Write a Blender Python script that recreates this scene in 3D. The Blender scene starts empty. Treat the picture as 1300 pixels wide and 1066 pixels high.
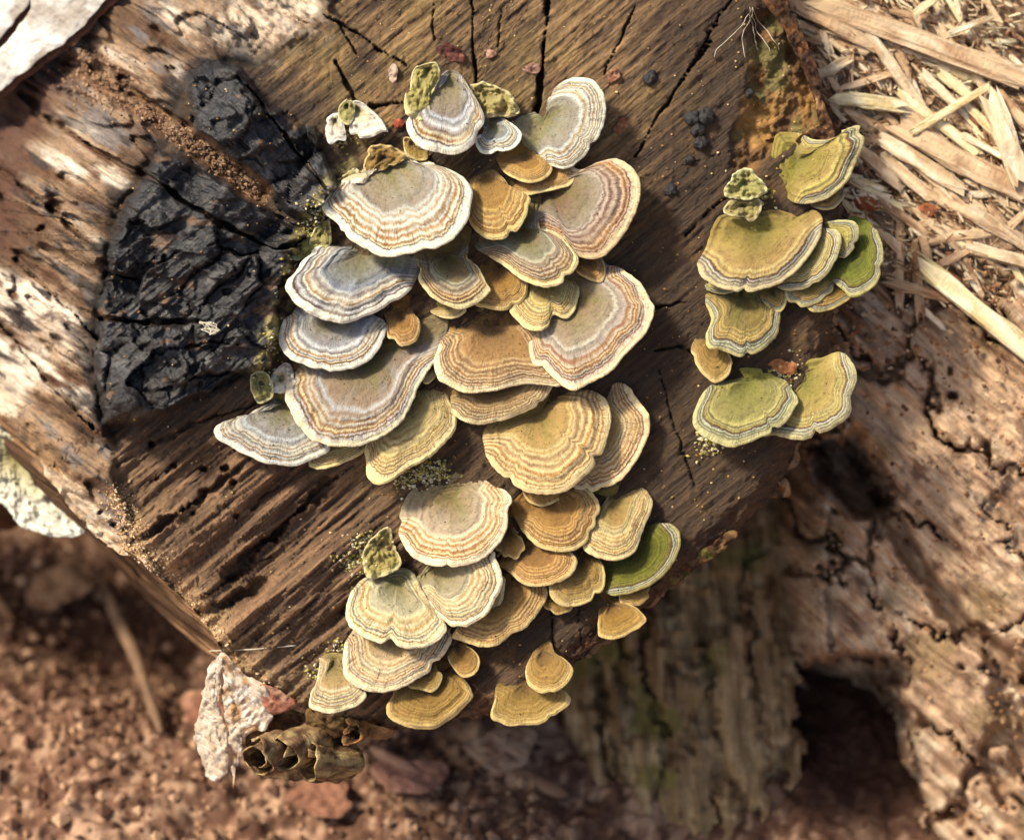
import bpy, math, random
import numpy as np
from mathutils import Vector

# ------------------------------------------------------------------ frame
PX = 0.0002                      # metres per photo pixel at the cut face of the log
DC = 3500.0                      # camera distance in the same units
PITCH = math.radians(40)
Rv = np.array([1.0, 0, 0])
Uv = np.array([0, math.sin(PITCH), math.cos(PITCH)])
Tv = np.array([0, -math.cos(PITCH), math.sin(PITCH)])

def loc(x, y, h):
    """a place on the log: x right, y down along the cut face, h out of it -> local units"""
    x, y, h = np.broadcast_arrays(np.asarray(x, float), np.asarray(y, float), np.asarray(h, float))
    f = (DC - h) / DC
    return ((x - 650) * f)[..., None] * Rv + ((533 - y) * f)[..., None] * Uv + h[..., None] * Tv
Z0 = float(loc(100, 950, -470)[2])
def W(x, y, h):
    p = loc(x, y, h).copy()
    p[..., 2] -= Z0
    return p * PX

# ------------------------------------------------------------------ camera, sky, sun
sc = bpy.context.scene
sc.render.engine = 'CYCLES'
cam = bpy.data.cameras.new('camera'); camo = bpy.data.objects.new('camera', cam)
sc.collection.objects.link(camo); sc.camera = camo
camo.location = W(650, 533, DC)
camo.rotation_euler = (math.pi / 2 - PITCH, 0, 0)
cam.sensor_width = 36; cam.lens = 36 * DC / 1300
cam.clip_start = 0.02; cam.clip_end = 200
cam.dof.use_dof = True; cam.dof.focus_distance = (DC - 35) * PX; cam.dof.aperture_fstop = 8.0

SUN = np.array([-0.58, 0.54, 0.60]); SUN /= np.linalg.norm(SUN)
sdir = SUN[0] * Rv + SUN[1] * Uv + SUN[2] * Tv
elev = math.asin(sdir[2]); azim = math.atan2(sdir[0], sdir[1])
world = bpy.data.worlds.new('World'); sc.world = world; world.use_nodes = True
wn = world.node_tree.nodes; wl = world.node_tree.links
bg = wn['Background']
sky = wn.new('ShaderNodeTexSky'); sky.sky_type = 'NISHITA'; sky.sun_disc = False
sky.sun_elevation = elev; sky.sun_rotation = azim; sky.dust_density = 4.0; sky.air_density = 1.0
wl.new(sky.outputs[0], bg.inputs[0]); bg.inputs[1].default_value = 0.13
sun = bpy.data.lights.new('sun', 'SUN'); suno = bpy.data.objects.new('sun', sun)
sc.collection.objects.link(suno)
suno.rotation_euler = Vector(sdir).to_track_quat('Z', 'Y').to_euler()
suno.location = (0, 0, 3)
sun.energy = 3.9; sun.angle = math.radians(9); sun.color = (1.0, 0.915, 0.75)
vs = sc.view_settings
vs.view_transform = 'Standard'; vs.look = 'None'; vs.exposure = 0.54; vs.gamma = 1.0
vs.use_curve_mapping = False
sc.cycles.use_denoising = True
sc.cycles.max_bounces = 6; sc.cycles.diffuse_bounces = 4; sc.cycles.glossy_bounces = 2

rng = np.random.default_rng(11)
random.seed(11)

# ------------------------------------------------------------------ noise
def _hash(ix, iy, seed):
    n = (ix.astype(np.int64) * 374761393 + iy.astype(np.int64) * 668265263 + seed * 1442695041) & 0xFFFFFFFF
    n = ((n ^ (n >> 13)) * 1274126177) & 0xFFFFFFFF
    n = ((n ^ (n >> 16)) * 2246822519) & 0xFFFFFFFF
    return ((n ^ (n >> 15)) & 0xFFFF) / 32767.5 - 1.0
def vn(x, y, seed=0):
    x, y = np.broadcast_arrays(np.asarray(x, float), np.asarray(y, float))
    ix = np.floor(x); iy = np.floor(y); fx = x - ix; fy = y - iy
    fx = fx * fx * fx * (fx * (fx * 6 - 15) + 10); fy = fy * fy * fy * (fy * (fy * 6 - 15) + 10)
    a = _hash(ix, iy, seed); b = _hash(ix + 1, iy, seed); c = _hash(ix, iy + 1, seed); d = _hash(ix + 1, iy + 1, seed)
    return (a + (b - a) * fx) * (1 - fy) + (c + (d - c) * fx) * fy
def fbm(x, y, oct=4, seed=0, gain=0.5):
    s = 0; a = 1.0; t = 0
    for o in range(oct):
        s = s + a * vn(x * 2 ** o + 13.7 * o, y * 2 ** o - 7.3 * o, seed + o); t += a; a *= gain
    return s / t
def sst(a, b, x):
    t = np.clip((x - a) / (b - a), 0, 1); return t * t * (3 - 2 * t)
def segd(x, y, poly, closed=False):
    d = np.full(np.shape(x), 1e9); n = len(poly); tt = np.zeros(np.shape(x))
    for i in range(n if closed else n - 1):
        ax, ay = poly[i]; bx, by = poly[(i + 1) % n]
        vx, vy = bx - ax, by - ay
        t = np.clip(((x - ax) * vx + (y - ay) * vy) / (vx * vx + vy * vy + 1e-9), 0, 1)
        q = np.hypot(x - ax - t * vx, y - ay - t * vy)
        m = q < d; d = np.where(m, q, d); tt = np.where(m, (i + t) / max(1, n - 1), tt)
    return d, tt
def pip(x, y, poly):
    ins = np.zeros(np.shape(x), bool); n = len(poly)
    for i in range(n):
        ax, ay = poly[i]; bx, by = poly[(i + 1) % n]
        if ay == by: continue
        c = ((ay > y) != (by > y)) & (x < (bx - ax) * (y - ay) / (by - ay) + ax)
        ins ^= c
    return ins
def sdp(x, y, poly):
    d, _ = segd(x, y, poly, True); return np.where(pip(x, y, poly), d, -d)
def lin(c):
    c = np.asarray(c, float) / 255.0
    return np.where(c <= 0.04045, c / 12.92, ((c + 0.055) / 1.055) ** 2.4)

# ------------------------------------------------------------------ objects
def tag(o, label=None, cat=None, group=None, kind=None):
    if label: o['label'] = label
    if cat: o['category'] = cat
    if group: o['group'] = group
    if kind: o['kind'] = kind
    return o
def empty(name, at):
    o = bpy.data.objects.new(name, None); sc.collection.objects.link(o)
    o.location = at; o.empty_display_size = 0.01; return o
def mk(name, verts, faces, mat, parent=None, at=None, attrs=None, smooth=True):
    """verts in world metres; the object origin goes to `at` (or its parent's place)"""
    verts = np.asarray(verts, float)
    org = np.array(parent.location if parent is not None and at is None else (at if at is not None else verts.mean(0)))
    if parent is not None:
        p = parent; org = np.zeros(3)
        while p is not None:
            org = org + np.array(p.location); p = p.parent
    me = bpy.data.meshes.new(name)
    me.from_pydata((verts - org).tolist(), [], faces if isinstance(faces, list) else faces.tolist())
    if attrs:
        for k, v in attrs.items():
            v = np.asarray(v, np.float32)
            if v.shape[1] == 4:
                a = me.attributes.new(k, 'FLOAT_COLOR', 'POINT'); a.data.foreach_set('color', v.ravel())
            else:
                a = me.attributes.new(k, 'FLOAT_VECTOR', 'POINT'); a.data.foreach_set('vector', v.ravel())
    if smooth:
        me.polygons.foreach_set('use_smooth', np.ones(len(me.polygons), bool))
    me.materials.append(mat); me.update()
    o = bpy.data.objects.new(name, me); sc.collection.objects.link(o)
    if parent is not None: o.parent = parent
    else: o.location = org
    return o
def sub(verts, faces, attrs, sel):
    f = faces[sel]; u, inv = np.unique(f.ravel(), return_inverse=True)
    return verts[u], inv.reshape(f.shape), {k: v[u] for k, v in attrs.items()}

# ------------------------------------------------------------------ materials
def newmat(name):
    m = bpy.data.materials.new(name); m.use_nodes = True
    nt = m.node_tree; b = nt.nodes['Principled BSDF']; return m, nt, b
def N(nt, t, **kw):
    n = nt.nodes.new(t)
    for k, v in kw.items(): setattr(n, k, v)
    return n
def noise(nt, vec, scale, detail=4, rough=0.55):
    n = N(nt, 'ShaderNodeTexNoise'); n.inputs['Scale'].default_value = scale
    n.inputs['Detail'].default_value = detail; n.inputs['Roughness'].default_value = rough
    nt.links.new(vec, n.inputs['Vector']); return n.outputs['Fac']
def vscale(nt, vec, s):
    m = N(nt, 'ShaderNodeVectorMath', operation='MULTIPLY'); m.inputs[1].default_value = s
    nt.links.new(vec, m.inputs[0]); return m.outputs[0]
def mth(nt, op, a, b=None, clamp=False):
    m = N(nt, 'ShaderNodeMath', operation=op); m.use_clamp = clamp
    for i, v in enumerate((a, b)):
        if v is None: continue
        if isinstance(v, (int, float)): m.inputs[i].default_value = v
        else: nt.links.new(v, m.inputs[i])
    return m.outputs[0]
def mix(nt, fac, a, b, bt='MIX'):
    m = N(nt, 'ShaderNodeMix', data_type='RGBA', blend_type=bt)
    for i, v in ((0, fac), (6, a), (7, b)):
        if isinstance(v, (int, float)): m.inputs[i].default_value = v
        elif isinstance(v, (tuple, list, np.ndarray)): m.inputs[i].default_value = (*v[:3], 1)
        else: nt.links.new(v, m.inputs[i])
    return m.outputs[2]
def ramp(nt, fac, stops, interp='LINEAR'):
    r = N(nt, 'ShaderNodeValToRGB'); r.color_ramp.interpolation = interp
    e = r.color_ramp.elements
    while len(e) > 1: e.remove(e[-1])
    for i, (p, c) in enumerate(stops):
        el = e[0] if i == 0 else e.new(p)
        el.position = p; el.color = (*c[:3], 1)
    nt.links.new(fac, r.inputs[0]); return r.outputs[0]
def bump(nt, b, hgt, strength, dist):
    n = N(nt, 'ShaderNodeBump'); n.inputs['Strength'].default_value = strength; n.inputs['Distance'].default_value = dist
    nt.links.new(hgt, n.inputs['Height']); nt.links.new(n.outputs[0], b.inputs['Normal'])
def attr(nt, name, out='Vector'):
    a = N(nt, 'ShaderNodeAttribute'); a.attribute_name = name; return a.outputs[out]

def wood_mat(name, rough=0.8, spec=0.3, fine=1.0, contrast=0.5, bumpd=1.2):
    """colour from the surface's own 'col' attribute, grain from its grain coordinates 'gp' (in px units)"""
    m, nt, b = newmat(name)
    g = attr(nt, 'gp'); c = attr(nt, 'col', 'Color')
    n1 = noise(nt, vscale(nt, g, (0.035, 0.35, 0.1)), fine, 5, 0.65)
    n2 = noise(nt, g, 0.22 * fine, 4, 0.6)
    n3 = noise(nt, g, 0.04, 3, 0.6)
    f = mth(nt, 'ADD', mth(nt, 'MULTIPLY', n1, 0.55), mth(nt, 'ADD', mth(nt, 'MULTIPLY', n2, 0.3), mth(nt, 'MULTIPLY', n3, 0.3)))
    lo, hi = 1 - contrast, 1 + contrast
    k = ramp(nt, f, [(0.36, (lo, lo, lo)), (0.58, (1, 1, 1)), (0.8, (hi, hi * 0.97, hi * 0.92))])
    nt.links.new(mix(nt, 1.0, c, k, 'MULTIPLY'), b.inputs['Base Color'])
    nt.links.new(mth(nt, 'ADD', mth(nt, 'MULTIPLY', n2, 0.3), rough - 0.15), b.inputs['Roughness'])
    b.inputs['Specular IOR Level'].default_value = spec
    bump(nt, b, mth(nt, 'ADD', n1, mth(nt, 'MULTIPLY', n2, 0.7)), 0.9, bumpd * PX * 3)
    return m

M_grain = wood_mat('end_grain_wood', 0.70, 0.4, 1.0, 0.6, 2.0)
M_side = wood_mat('weathered_side_wood', 0.82, 0.25, 0.8, 0.5, 2.0)
M_char = wood_mat('charred_wood', 0.46, 0.55, 0.9, 0.4, 1.1)
M_bark = wood_mat('rotten_bark', 0.85, 0.2, 0.7, 0.5, 1.6)
M_stump = wood_mat('stump_bark', 0.85, 0.2, 0.7, 0.5, 1.6)

def plain(name, c1, c2, scale=900, rough=0.8, bumpd=0.0003, spec=0.25, c3=None):
    m, nt, b = newmat(name)
    tc = N(nt, 'ShaderNodeTexCoord').outputs['Object']
    n1 = noise(nt, tc, scale, 5, 0.6); n2 = noise(nt, tc, scale * 0.18, 3)
    st = [(0.35, lin(c1)), (0.62, lin(c2))]
    if c3 is not None: st.append((0.75, lin(c3)))
    col = ramp(nt, mth(nt, 'ADD', mth(nt, 'MULTIPLY', n1, 0.55), mth(nt, 'MULTIPLY', n2, 0.45)), st)
    nt.links.new(col, b.inputs['Base Color'])
    b.inputs['Roughness'].default_value = rough; b.inputs['Specular IOR Level'].default_value = spec
    bump(nt, b, n1, 0.8, bumpd); return m

# ------------------------------------------------------------------ the log: shape of its cut face
OUT = [(850, -260), (940, -110), (985, -10), (1015, 50), (1036, 100), (1052, 140), (1062, 175), (1060, 215), (1072, 260), (1076, 320),
       (1062, 380), (1052, 450), (1045, 515), (1012, 562), (998, 600), (955, 655), (905, 702), (860, 738), (800, 782), (745, 828),
       (700, 880), (640, 903), (590, 910), (520, 922), (460, 928), (400, 905), (345, 882), (300, 850), (268, 800), (222, 748),
       (180, 715), (130, 690), (85, 640), (40, 572), (-20, 500), (-120, 390), (-300, 250), (-420, 0), (-350, -260), (100, -330)]
EDGE = [(500, -330), (452, -60), (418, 10), (385, 48), (330, 78), (268, 84), (240, 100), (225, 150), (205, 190), (150, 262), (140, 330), (125, 400), (118, 480),
        (135, 530), (148, 570), (152, 620), (178, 690), (215, 740), (262, 795), (295, 848), (390, 910)]
FACE = EDGE + [(700, 1200), (1500, 900), (1500, -400)]
CH1 = [(238, 96), (265, 74), (300, 84), (332, 128), (400, 165), (432, 236), (405, 292), (370, 275), (330, 238), (288, 200), (245, 162)]
CH2 = [(205, 192), (250, 206), (330, 262), (404, 302), (372, 330), (357, 400), (345, 468), (300, 482), (250, 505), (178, 534), (136, 534), (120, 482), (125, 400), (150, 275)]
GA = math.radians(40)
def grain(x, y):
    u = x * math.cos(GA) - y * math.sin(GA); v = x * math.sin(GA) + y * math.cos(GA); return u, v
SLOTS = [([(170, 690), (258, 630)], 9, 34), ([(258, 630), (300, 598)], 6, 22), ([(288, 732), (345, 680), (428, 604)], 11, 42),
         ([(252, 784), (330, 742)], 13, 30), ([(242, 766), (345, 706)], 3.5, 16), ([(318, 646), (368, 604)], 3, 14),
         ([(150, 640), (200, 606), (262, 560)], 2.5, 10), ([(420, 800), (470, 720), (520, 680)], 2.5, 10), ([(330, 830), (420, 740)], 2, 8),
         ([(150, 590), (240, 540), (330, 512)], 3, 14), ([(380, 640), (450, 590)], 2.5, 10)]
CRACKS = [([(698, -260), (696, 0), (690, 70), (681, 145)], 4.2, 45), ([(597, -60), (601, 40), (603, 110)], 2.0, 22),
          ([(410, 20), (452, 41), (485, 65), (514, 84)], 2.2, 18), ([(425, 78), (438, 102), (453, 128)], 2.6, 22), ([(429, 28), (452, 69)], 1.6, 12),
          ([(472, 136), (492, 133), (514, 129)], 3.5, 20), ([(805, 8), (790, 45), (766, 95)], 1.8, 18), ([(902, 52), (860, 110), (835, 150), (806, 200)], 2.0, 20),
          ([(940, -20), (905, 35), (868, 100)], 1.8, 16), ([(830, 391), (862, 385), (905, 387)], 1.6, 12), ([(832, 446), (860, 440), (890, 452)], 1.6, 12),
          ([(838, 470), (856, 540), (882, 615)], 1.4, 10), ([(314, 111), (345, 150), (378, 194), (412, 238)], 2.6, 26),
          ([(-60, 150), (0, 215), (60, 260), (100, 300)], 4, 26), ([(60, 150), (130, 195), (205, 235), (280, 285), (350, 318), (404, 300)], 5, 34),
          ([(128, 403), (180, 410), (250, 408)], 5, 30), ([(236, 441), (268, 434), (302, 438)], 2.2, 18), ([(150, 100), (190, 128), (240, 160)], 5, 26),
          ([(700, 770), (702, 830)], 1.5, 10), ([(735, 760), (737, 815)], 1.5, 10), ([(560, -60), (548, 20), (552, 50)], 1.4, 12), ([(640, -40), (632, 60)], 1.2, 8),
          ([(960, 330), (935, 395), (925, 470)], 1.5, 12), ([(870, 300), (905, 262), (950, 235)], 1.8, 14), ([(20, 330), (80, 385), (125, 430)], 4, 22),
          ([(0, 410), (60, 480), (118, 545)], 5, 26)]
PITS = [(192, 563, 6, 22), (222, 592, 4, 16), (258, 596, 6, 20), (287, 596, 9, 26), (296, 612, 7, 22), (262, 622, 6, 20), (300, 655, 5, 14), (245, 652, 4, 12),
        (145, 665, 7, 22), (128, 650, 5, 16), (70, 262, 12, 26), (55, 290, 9, 18), (218, 88, 9, 20), (330, 690, 3, 10), (285, 720, 3, 9)]
HOLE = [(948, 20), (985, 5), (1012, 60), (1036, 112), (1050, 165), (1010, 178), (985, 205), (950, 232), (925, 215), (930, 170), (945, 110)]

def plane(x, y):
    return 0.05 * (450 - y) - 0.03 * (x - 600)
def face_fields(x, y):
    wx = x + 7 * fbm(x / 26, y / 26, 3, 5); wy = y + 7 * fbm(x / 26, y / 26, 3, 9)
    e = segd(wx, wy, EDGE)[0]; inside = pip(wx, wy, FACE); e = np.where(inside, e, -e)      # + on the face, - on the side
    side = sst(4, -10, e)
    u, v = grain(x, y)
    h = plane(x, y)
    s = np.maximum(-e, 0); h = h - 1.55 * s * s / (s + 14)
    h = h - 6 * np.exp(-np.abs(e) / 7) * (1 - side)
    # side wood: long fibres running back along the log
    u2 = x * math.cos(math.radians(34)) + y * math.sin(math.radians(34)); v2 = -x * math.sin(math.radians(34)) + y * math.cos(math.radians(34))
    sf = 46 * fbm(u2 / 120, v2 / 40, 3, 21) + 16 * fbm(u2 / 60, v2 / 12, 3, 22) + 5 * fbm(x / 11, y / 11, 3, 23)
    lg = 2.6 * fbm(u2 / 150, v2 / 44, 3, 26); sf = sf + 20 * (np.floor(lg) + sst(0, .14, lg - np.floor(lg)))
    h = h + side * sf
    tb = sst(1.0, 0.4, np.hypot((x - 325) / 120, (y - 20) / 62)); h = h + tb * (14 * fbm(x / 22, y / 22, 3, 24) + 9 * np.abs(fbm(x / 11, y / 11, 2, 25)))
    # end grain fibres, deeper and coarser at the lower left
    ll = sst(60, -40, (x - 345) * 0.82 - (y - 480) * 0.57)
    low = sst(420, 560, y + 0.25 * (x - 300))
    ll = ll * low
    fib = fbm(u / 70, v / 5.5, 4, 31, 0.6); fib2 = vn(u / 40, v / 2.6, 35)
    saw = vn(u / 300, v / 11, 36)
    face = 1 - side
    h = h + face * (fib * (2.4 + 6.5 * ll) + fib2 * (0.8 + 1.9 * ll) + saw * 1.2 + 30 * ll * fbm(u / 190, v / 26, 2, 37)
                    + 5 * fbm(x / 120, y / 120, 3, 38) + 1.8 * fbm(x / 6, y / 6, 2, 39))
    # char blocks, checked and blistered
    rg = 7 * fbm(x / 14, y / 14, 3, 41)
    d1 = sdp(wx, wy, CH1) + rg * 0.5; d2 = sdp(wx, wy, CH2) + rg * 0.5
    c1 = sst(-2, 9, d1); c2 = sst(-2, 9, d2)
    char = np.maximum(sst(-4, 3, d1), sst(-4, 3, d2))
    spill = sst(0.0, 0.25, fbm(u2 / 50, v2 / 20, 4, 43) + 0.012 * (np.maximum(d1, d2) + 22)) * sst(-85, -5, np.maximum(d1, d2)) * side * 0.9 + 0.4 * sst(0.2, 0.4, fbm(x / 30, y / 30, 4, 43)) * sst(-60, -5, np.maximum(d1, d2)) * face
    bl = 9 * fbm(u / 70, v / 30, 2, 44) + 2.2 * vn(u / 46, v / 4.4, 46) + 2.4 * fbm(u / 60, v / 10, 3, 56) + 1.6 * fbm(x / 7, y / 7, 3, 49) + 5 * sst(0.25, 0.6, fbm(x / 20, y / 20, 2, 57))
    ca_, sa_ = math.cos(-0.75), math.sin(-0.75); fu = (x * ca_ + y * sa_ + 9 * fbm(x / 30, y / 30, 2, 94)) / 74; fv = (-x * sa_ + y * ca_ + 9 * fbm(x / 30, y / 30, 2, 95)) / 46
    iu, iv = np.floor(fu), np.floor(fv); bd = np.full(x.shape, 9.); b2 = np.full(x.shape, 9.); fac = np.zeros(x.shape)
    for du in (-1, 0, 1):
        for dv in (-1, 0, 1):
            a_, b_ = iu + du, iv + dv; px_ = a_ + .5 + .45 * _hash(a_, b_, 96); py_ = b_ + .5 + .45 * _hash(a_, b_, 97); dd = np.hypot(fu - px_, fv - py_)
            val = 15 * _hash(a_, b_, 98) + 34 * _hash(a_, b_, 99) * (fu - px_) + 26 * _hash(a_, b_, 100) * (fv - py_)
            nw = dd < bd; b2 = np.where(nw, bd, np.minimum(b2, dd)); fac = np.where(nw, val, fac); bd = np.where(nw, dd, bd)
    bl = bl + fac - 9 * sst(0.10, 0.0, b2 - bd) * sst(-0.1, 0.3, vn(x / 40, y / 40, 101))
    sv = 2.3 * fbm(x / 70 + 0.1 * vn(x / 9, y / 9, 50), y / 52, 2, 47) + 0.3; stp = 14 * (np.floor(sv) + sst(0.0, 0.10, sv - np.floor(sv)))
    h = h + np.maximum(c1 * 26, c2 * 40) + char * (bl + 0.75 * stp) * np.where(face > .3, 1, .5)
    lump = np.exp(-(((x - 172) / 26) ** 2 + ((y - 505) / 20) ** 2)); h = h + 18 * lump
    lump = np.exp(-(((x - 262) / 40) ** 2 + ((y - 455 + 0.5 * (x - 262)) / 13) ** 2)); h = h + 10 * lump * char
    # channel of frass between the two blocks
    dch, _ = segd(wx, wy, [(96, 82), (150, 118), (240, 178), (332, 246)])
    chn = sst(20, 8, dch)
    h = h - chn * 24 + chn * 4.5 * fbm(x / 5, y / 5, 2, 48)
    gap = np.zeros_like(h)
    jx = 2.5 * fbm(x / 16, y / 16, 2, 51); jy = 2.5 * fbm(x / 16, y / 16, 2, 52)
    wq = np.clip(0.72 + 0.75 * vn(x / 34, y / 34, 55) + 0.3 * vn(x / 8, y / 8, 59), 0.15, 1.5); n9 = vn(x / 9, y / 9, 53)
    for lst in (SLOTS, CRACKS):
        for p, wd, dp in lst:
            pp = np.array(p); mg = wd * 2.5 + 6
            m = (x > pp[:, 0].min() - mg) & (x < pp[:, 0].max() + mg) & (y > pp[:, 1].min() - mg) & (y < pp[:, 1].max() + mg)
            if not m.any(): continue
            d, t = segd(x[m] + jx[m], y[m] + jy[m], p)
            wv = wd * wq[m]; q = sst(wv, wv * 0.35, d + 0.35 * wv * n9[m])
            tp = 0.35 + 0.65 * np.sin(np.pi * np.clip(t, 0.08, 0.92)) if lst is SLOTS else 1.0
            h[m] = h[m] - dp * q * tp; gap[m] = np.maximum(gap[m], q)
    for px, py, r, dp in PITS:
        m = (np.abs(x - px) < 2 * r) & (np.abs(y - py) < 2 * r)
        if not m.any(): continue
        q = sst(r, r * 0.4, np.hypot(x[m] - px, (y[m] - py) * 1.25) + 0.3 * r * vn(x[m] / 6, y[m] / 6, 54)); h[m] = h[m] - dp * q; gap[m] = np.maximum(gap[m], q)
    # broken crumbly corner at the right
    hole = sst(-4, 14, sdp(wx, wy, HOLE))
    h = h - hole * (20 + 22 * fbm(x / 24, y / 24, 4, 61)) + hole * 6 * fbm(x / 6, y / 6, 3, 62)
    # worn, crumbling border
    do = segd(x, y, OUT, True)[0]; do = np.where(pip(x, y, OUT), do, 0)
    rim = sst(46, 4, do + 12 * fbm(x / 18, y / 18, 3, 63))
    h = h - 30 * np.clip(1 - do / 34, 0, 1) ** 2 + rim * (5 * fbm(x / 10, y / 10, 3, 64) + 3 * fbm(x / 4, y / 4, 2, 65)) * 1.3
    scorch = sst(-55, -2, np.maximum(d1, d2) + 14 * fbm(x / 20, y / 20, 3, 58)) * (0.7 + 0.3 * face)
    return dict(h=h, scorch=scorch, e=e, side=side, ll=ll, char=np.clip(char + spill, 0, 1), charblock=char, chn=chn, gap=gap, hole=hole, rim=rim, u=u, v=v, fib=fib, u2=u2, v2=v2, do=do)
def face_h(x, y):
    return face_fields(np.atleast_1d(np.asarray(x, float)), np.atleast_1d(np.asarray(y, float)))['h']

def mixc(c, f, col):
    return c + (np.asarray(lin(col)) - c) * f[..., None]

log = empty('fallen_log', W(560, 900, -300))
tag(log, 'charred fallen log whose cut end carries the bracket fungi', 'log')

def build_log():
    nr, na = 285, 1500
    cx, cy = 470.0, 330.0
    pts = np.array(OUT + [OUT[0]], float)
    ang = np.unwrap(np.arctan2(pts[:, 1] - cy, pts[:, 0] - cx))
    cum = np.r_[0, np.cumsum(np.hypot(*np.diff(pts, axis=0).T))]
    t = np.linspace(0, cum[-1], na, endpoint=False)
    # smooth closed outline
    n = len(OUT); idx = np.interp(t, cum, np.arange(n + 1)); i = np.floor(idx).astype(int); f = (idx - i)[:, None]
    P = np.array(OUT, float); g = lambda k: P[(i + k) % n]
    ring = 0.5 * ((2 * g(0)) + (-g(-1) + g(1)) * f + (2 * g(-1) - 5 * g(0) + 4 * g(1) - g(2)) * f ** 2 + (-g(-1) + 3 * g(0) - 3 * g(1) + g(2)) * f ** 3)
    ring += np.stack([4 * fbm(t / 22, t * 0, 3, 71) + 2.0 * vn(t / 5, t * 0, 73), 4 * fbm(t / 22, t * 0 + 5, 3, 72) + 2.0 * vn(t / 5, t * 0 + 3, 74)], 1)
    rr = np.linspace(0.004, 1, nr) ** 0.86
    x = cx + (ring[None, :, 0] - cx) * rr[:, None]; y = cy + (ring[None, :, 1] - cy) * rr[:, None]
    F = face_fields(x, y); h = F['h']
    # ---- real surface colours
    big = fbm(x / 150, y / 150, 3, 81); med = fbm(x / 40, y / 40, 4, 82); sml = fbm(x / 8, y / 8, 3, 83)
    c = np.broadcast_to(lin((108, 83, 55)), x.shape + (3,)).copy()
    c = mixc(c, sst(-0.2, 0.5, F['fib'] + 0.3 * med), (146, 115, 76))
    c = mixc(c, sst(0.1, -0.5, F['fib'] + 0.4 * med), (62, 45, 30))
    damp_shade = np.maximum(sst(700, 860, x + 70 * big + 0.45 * (y - 220)), sst(200, 90, np.abs(x - 620) * 0.7 + 0.35 * np.abs(y - 430)) * 0.8) * 0.9  # moist wood brown, with part of the shade mixed into the colour
    c = mixc(c, damp_shade, (62, 45, 29))
    c = mixc(c, damp_shade * sst(0.1, 0.6, med), (90, 66, 38))
    c = mixc(c, F['ll'] * 0.75, (104, 78, 56)); c = mixc(c, F['ll'] * sst(0.05, 0.5, F['fib']), (140, 106, 76))
    # algae-dusted, yellowish wood above the fungi
    alg = sst(0.0, 0.5, fbm(x / 60, y / 60, 4, 85)) * sst(260, 120, np.abs(x - 560) * 0.6 + np.abs(y - 120)) * (1 - F['side'])
    c = mixc(c, alg * 0.4, (148, 122, 70))
    # side: bleached, grey and tan
    sn = fbm(F['u2'] / 90, F['v2'] / 26, 4, 86); s2 = 0.7 * fbm(F['u2'] / 95, F['v2'] / 15, 4, 87, 0.6) + 0.4 * fbm(x / 22, y / 22, 3, 93)
    sc_ = np.broadcast_to(lin((146, 120, 94)), x.shape + (3,)).copy()
    sc_ = mixc(sc_, sst(0.0, 0.5, sn), (212, 198, 178)); sc_ = mixc(sc_, sst(0.05, -0.45, sn), (92, 70, 52))
    sc_ = mixc(sc_, sst(0.10, 0.4, s2) * 0.8, (112, 106, 104)); sc_ = mixc(sc_, sst(0.15, 0.45, -s2), (96, 68, 48)); sc_ = mixc(sc_, sst(0.25, 0.5, fbm(F['u2'] / 50, F['v2'] / 12, 4, 92)), (62, 54, 50))
    c = c + (sc_ - c) * F['side'][..., None]
    pale = np.exp(-np.maximum(F['e'], 0) / 10) * (1 - F['side']) * sst(520, 620, y + 0.1 * x)
    c = mixc(c, np.clip(pale + 0.3 * sml * pale, 0, 1) * 0.8, (186, 154, 114))
    c = mixc(c, F['rim'] * sst(420, 620, y) * sst(560, 380, x) * 0.7 * (0.6 + 0.4 * np.clip(sml * 2, -1, 1)), (196, 160, 116))
    c = mixc(c, F['rim'] * sst(560, 700, x) * 0.55, (88, 58, 34))
    # char
    cc = np.broadcast_to(lin((34, 32, 32)), x.shape + (3,)).copy()
    cc = mixc(cc, sst(0.2, 0.6, fbm(x / 22, y / 22, 4, 88)), (80, 77, 74)); cc = mixc(cc, sst(0.42, 0.56, fbm(x / 34, y / 20, 4, 89)) * 0.8, (104, 78, 54))
    c = mixc(c, F['scorch'] * 0.8, (58, 44, 35))
    c = c + (cc - c) * F['char'][..., None]
    c = mixc(c, F['chn'], (126, 94, 66)); c = mixc(c, F['chn'] * sst(0.0, 0.5, sml), (168, 132, 98))
    c = mixc(c, F['hole'] * 0.9, (112, 80, 46)); c = mixc(c, F['hole'] * sst(0.05, 0.4, med), (156, 116, 62)); c = mixc(c, F['hole'] * sst(0.2, 0.5, fbm(x / 30, y / 30, 3, 90)), (118, 106, 60))
    # mossy crust that frames the fungi on the left
    mo, _ = segd(x, y, [(440, 215), (402, 258), (378, 318), (352, 400), (336, 470), (352, 500)])
    c = mixc(c, sst(20, 5, mo + 16 * med) * sst(0.0, 0.3, sml + 0.15) * 0.85, (150, 136, 82))
    inner_shade = np.maximum(sst(60, 0, segd(x, y, [(-60, 200), (10, 150), (90, 80)])[0] + 20 * med), sst(-15, 20, sdp(x, y, [(-80, 110), (90, 60), (62, 150), (40, 230), (20, 330), (-80, 360)]) + 22 * med)) * F['side']
    ble = sst(1.0, 0.35, np.hypot((x - 330) / 110, (y - 25) / 55) + 0.5 * med) * sst(-0.3, 0.2, sml + 0.4 * med)
    c = mixc(c, ble * 0.65, (214, 194, 168))
    c = mixc(c, inner_shade * 0.9, (86, 58, 44))  # inner bark brown, with the bark sheet's shadow painted into it
    c = mixc(c, F['gap'] * 0.35, (70, 48, 30))
    verts = W(x, y, h).reshape(-1, 3)
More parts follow.
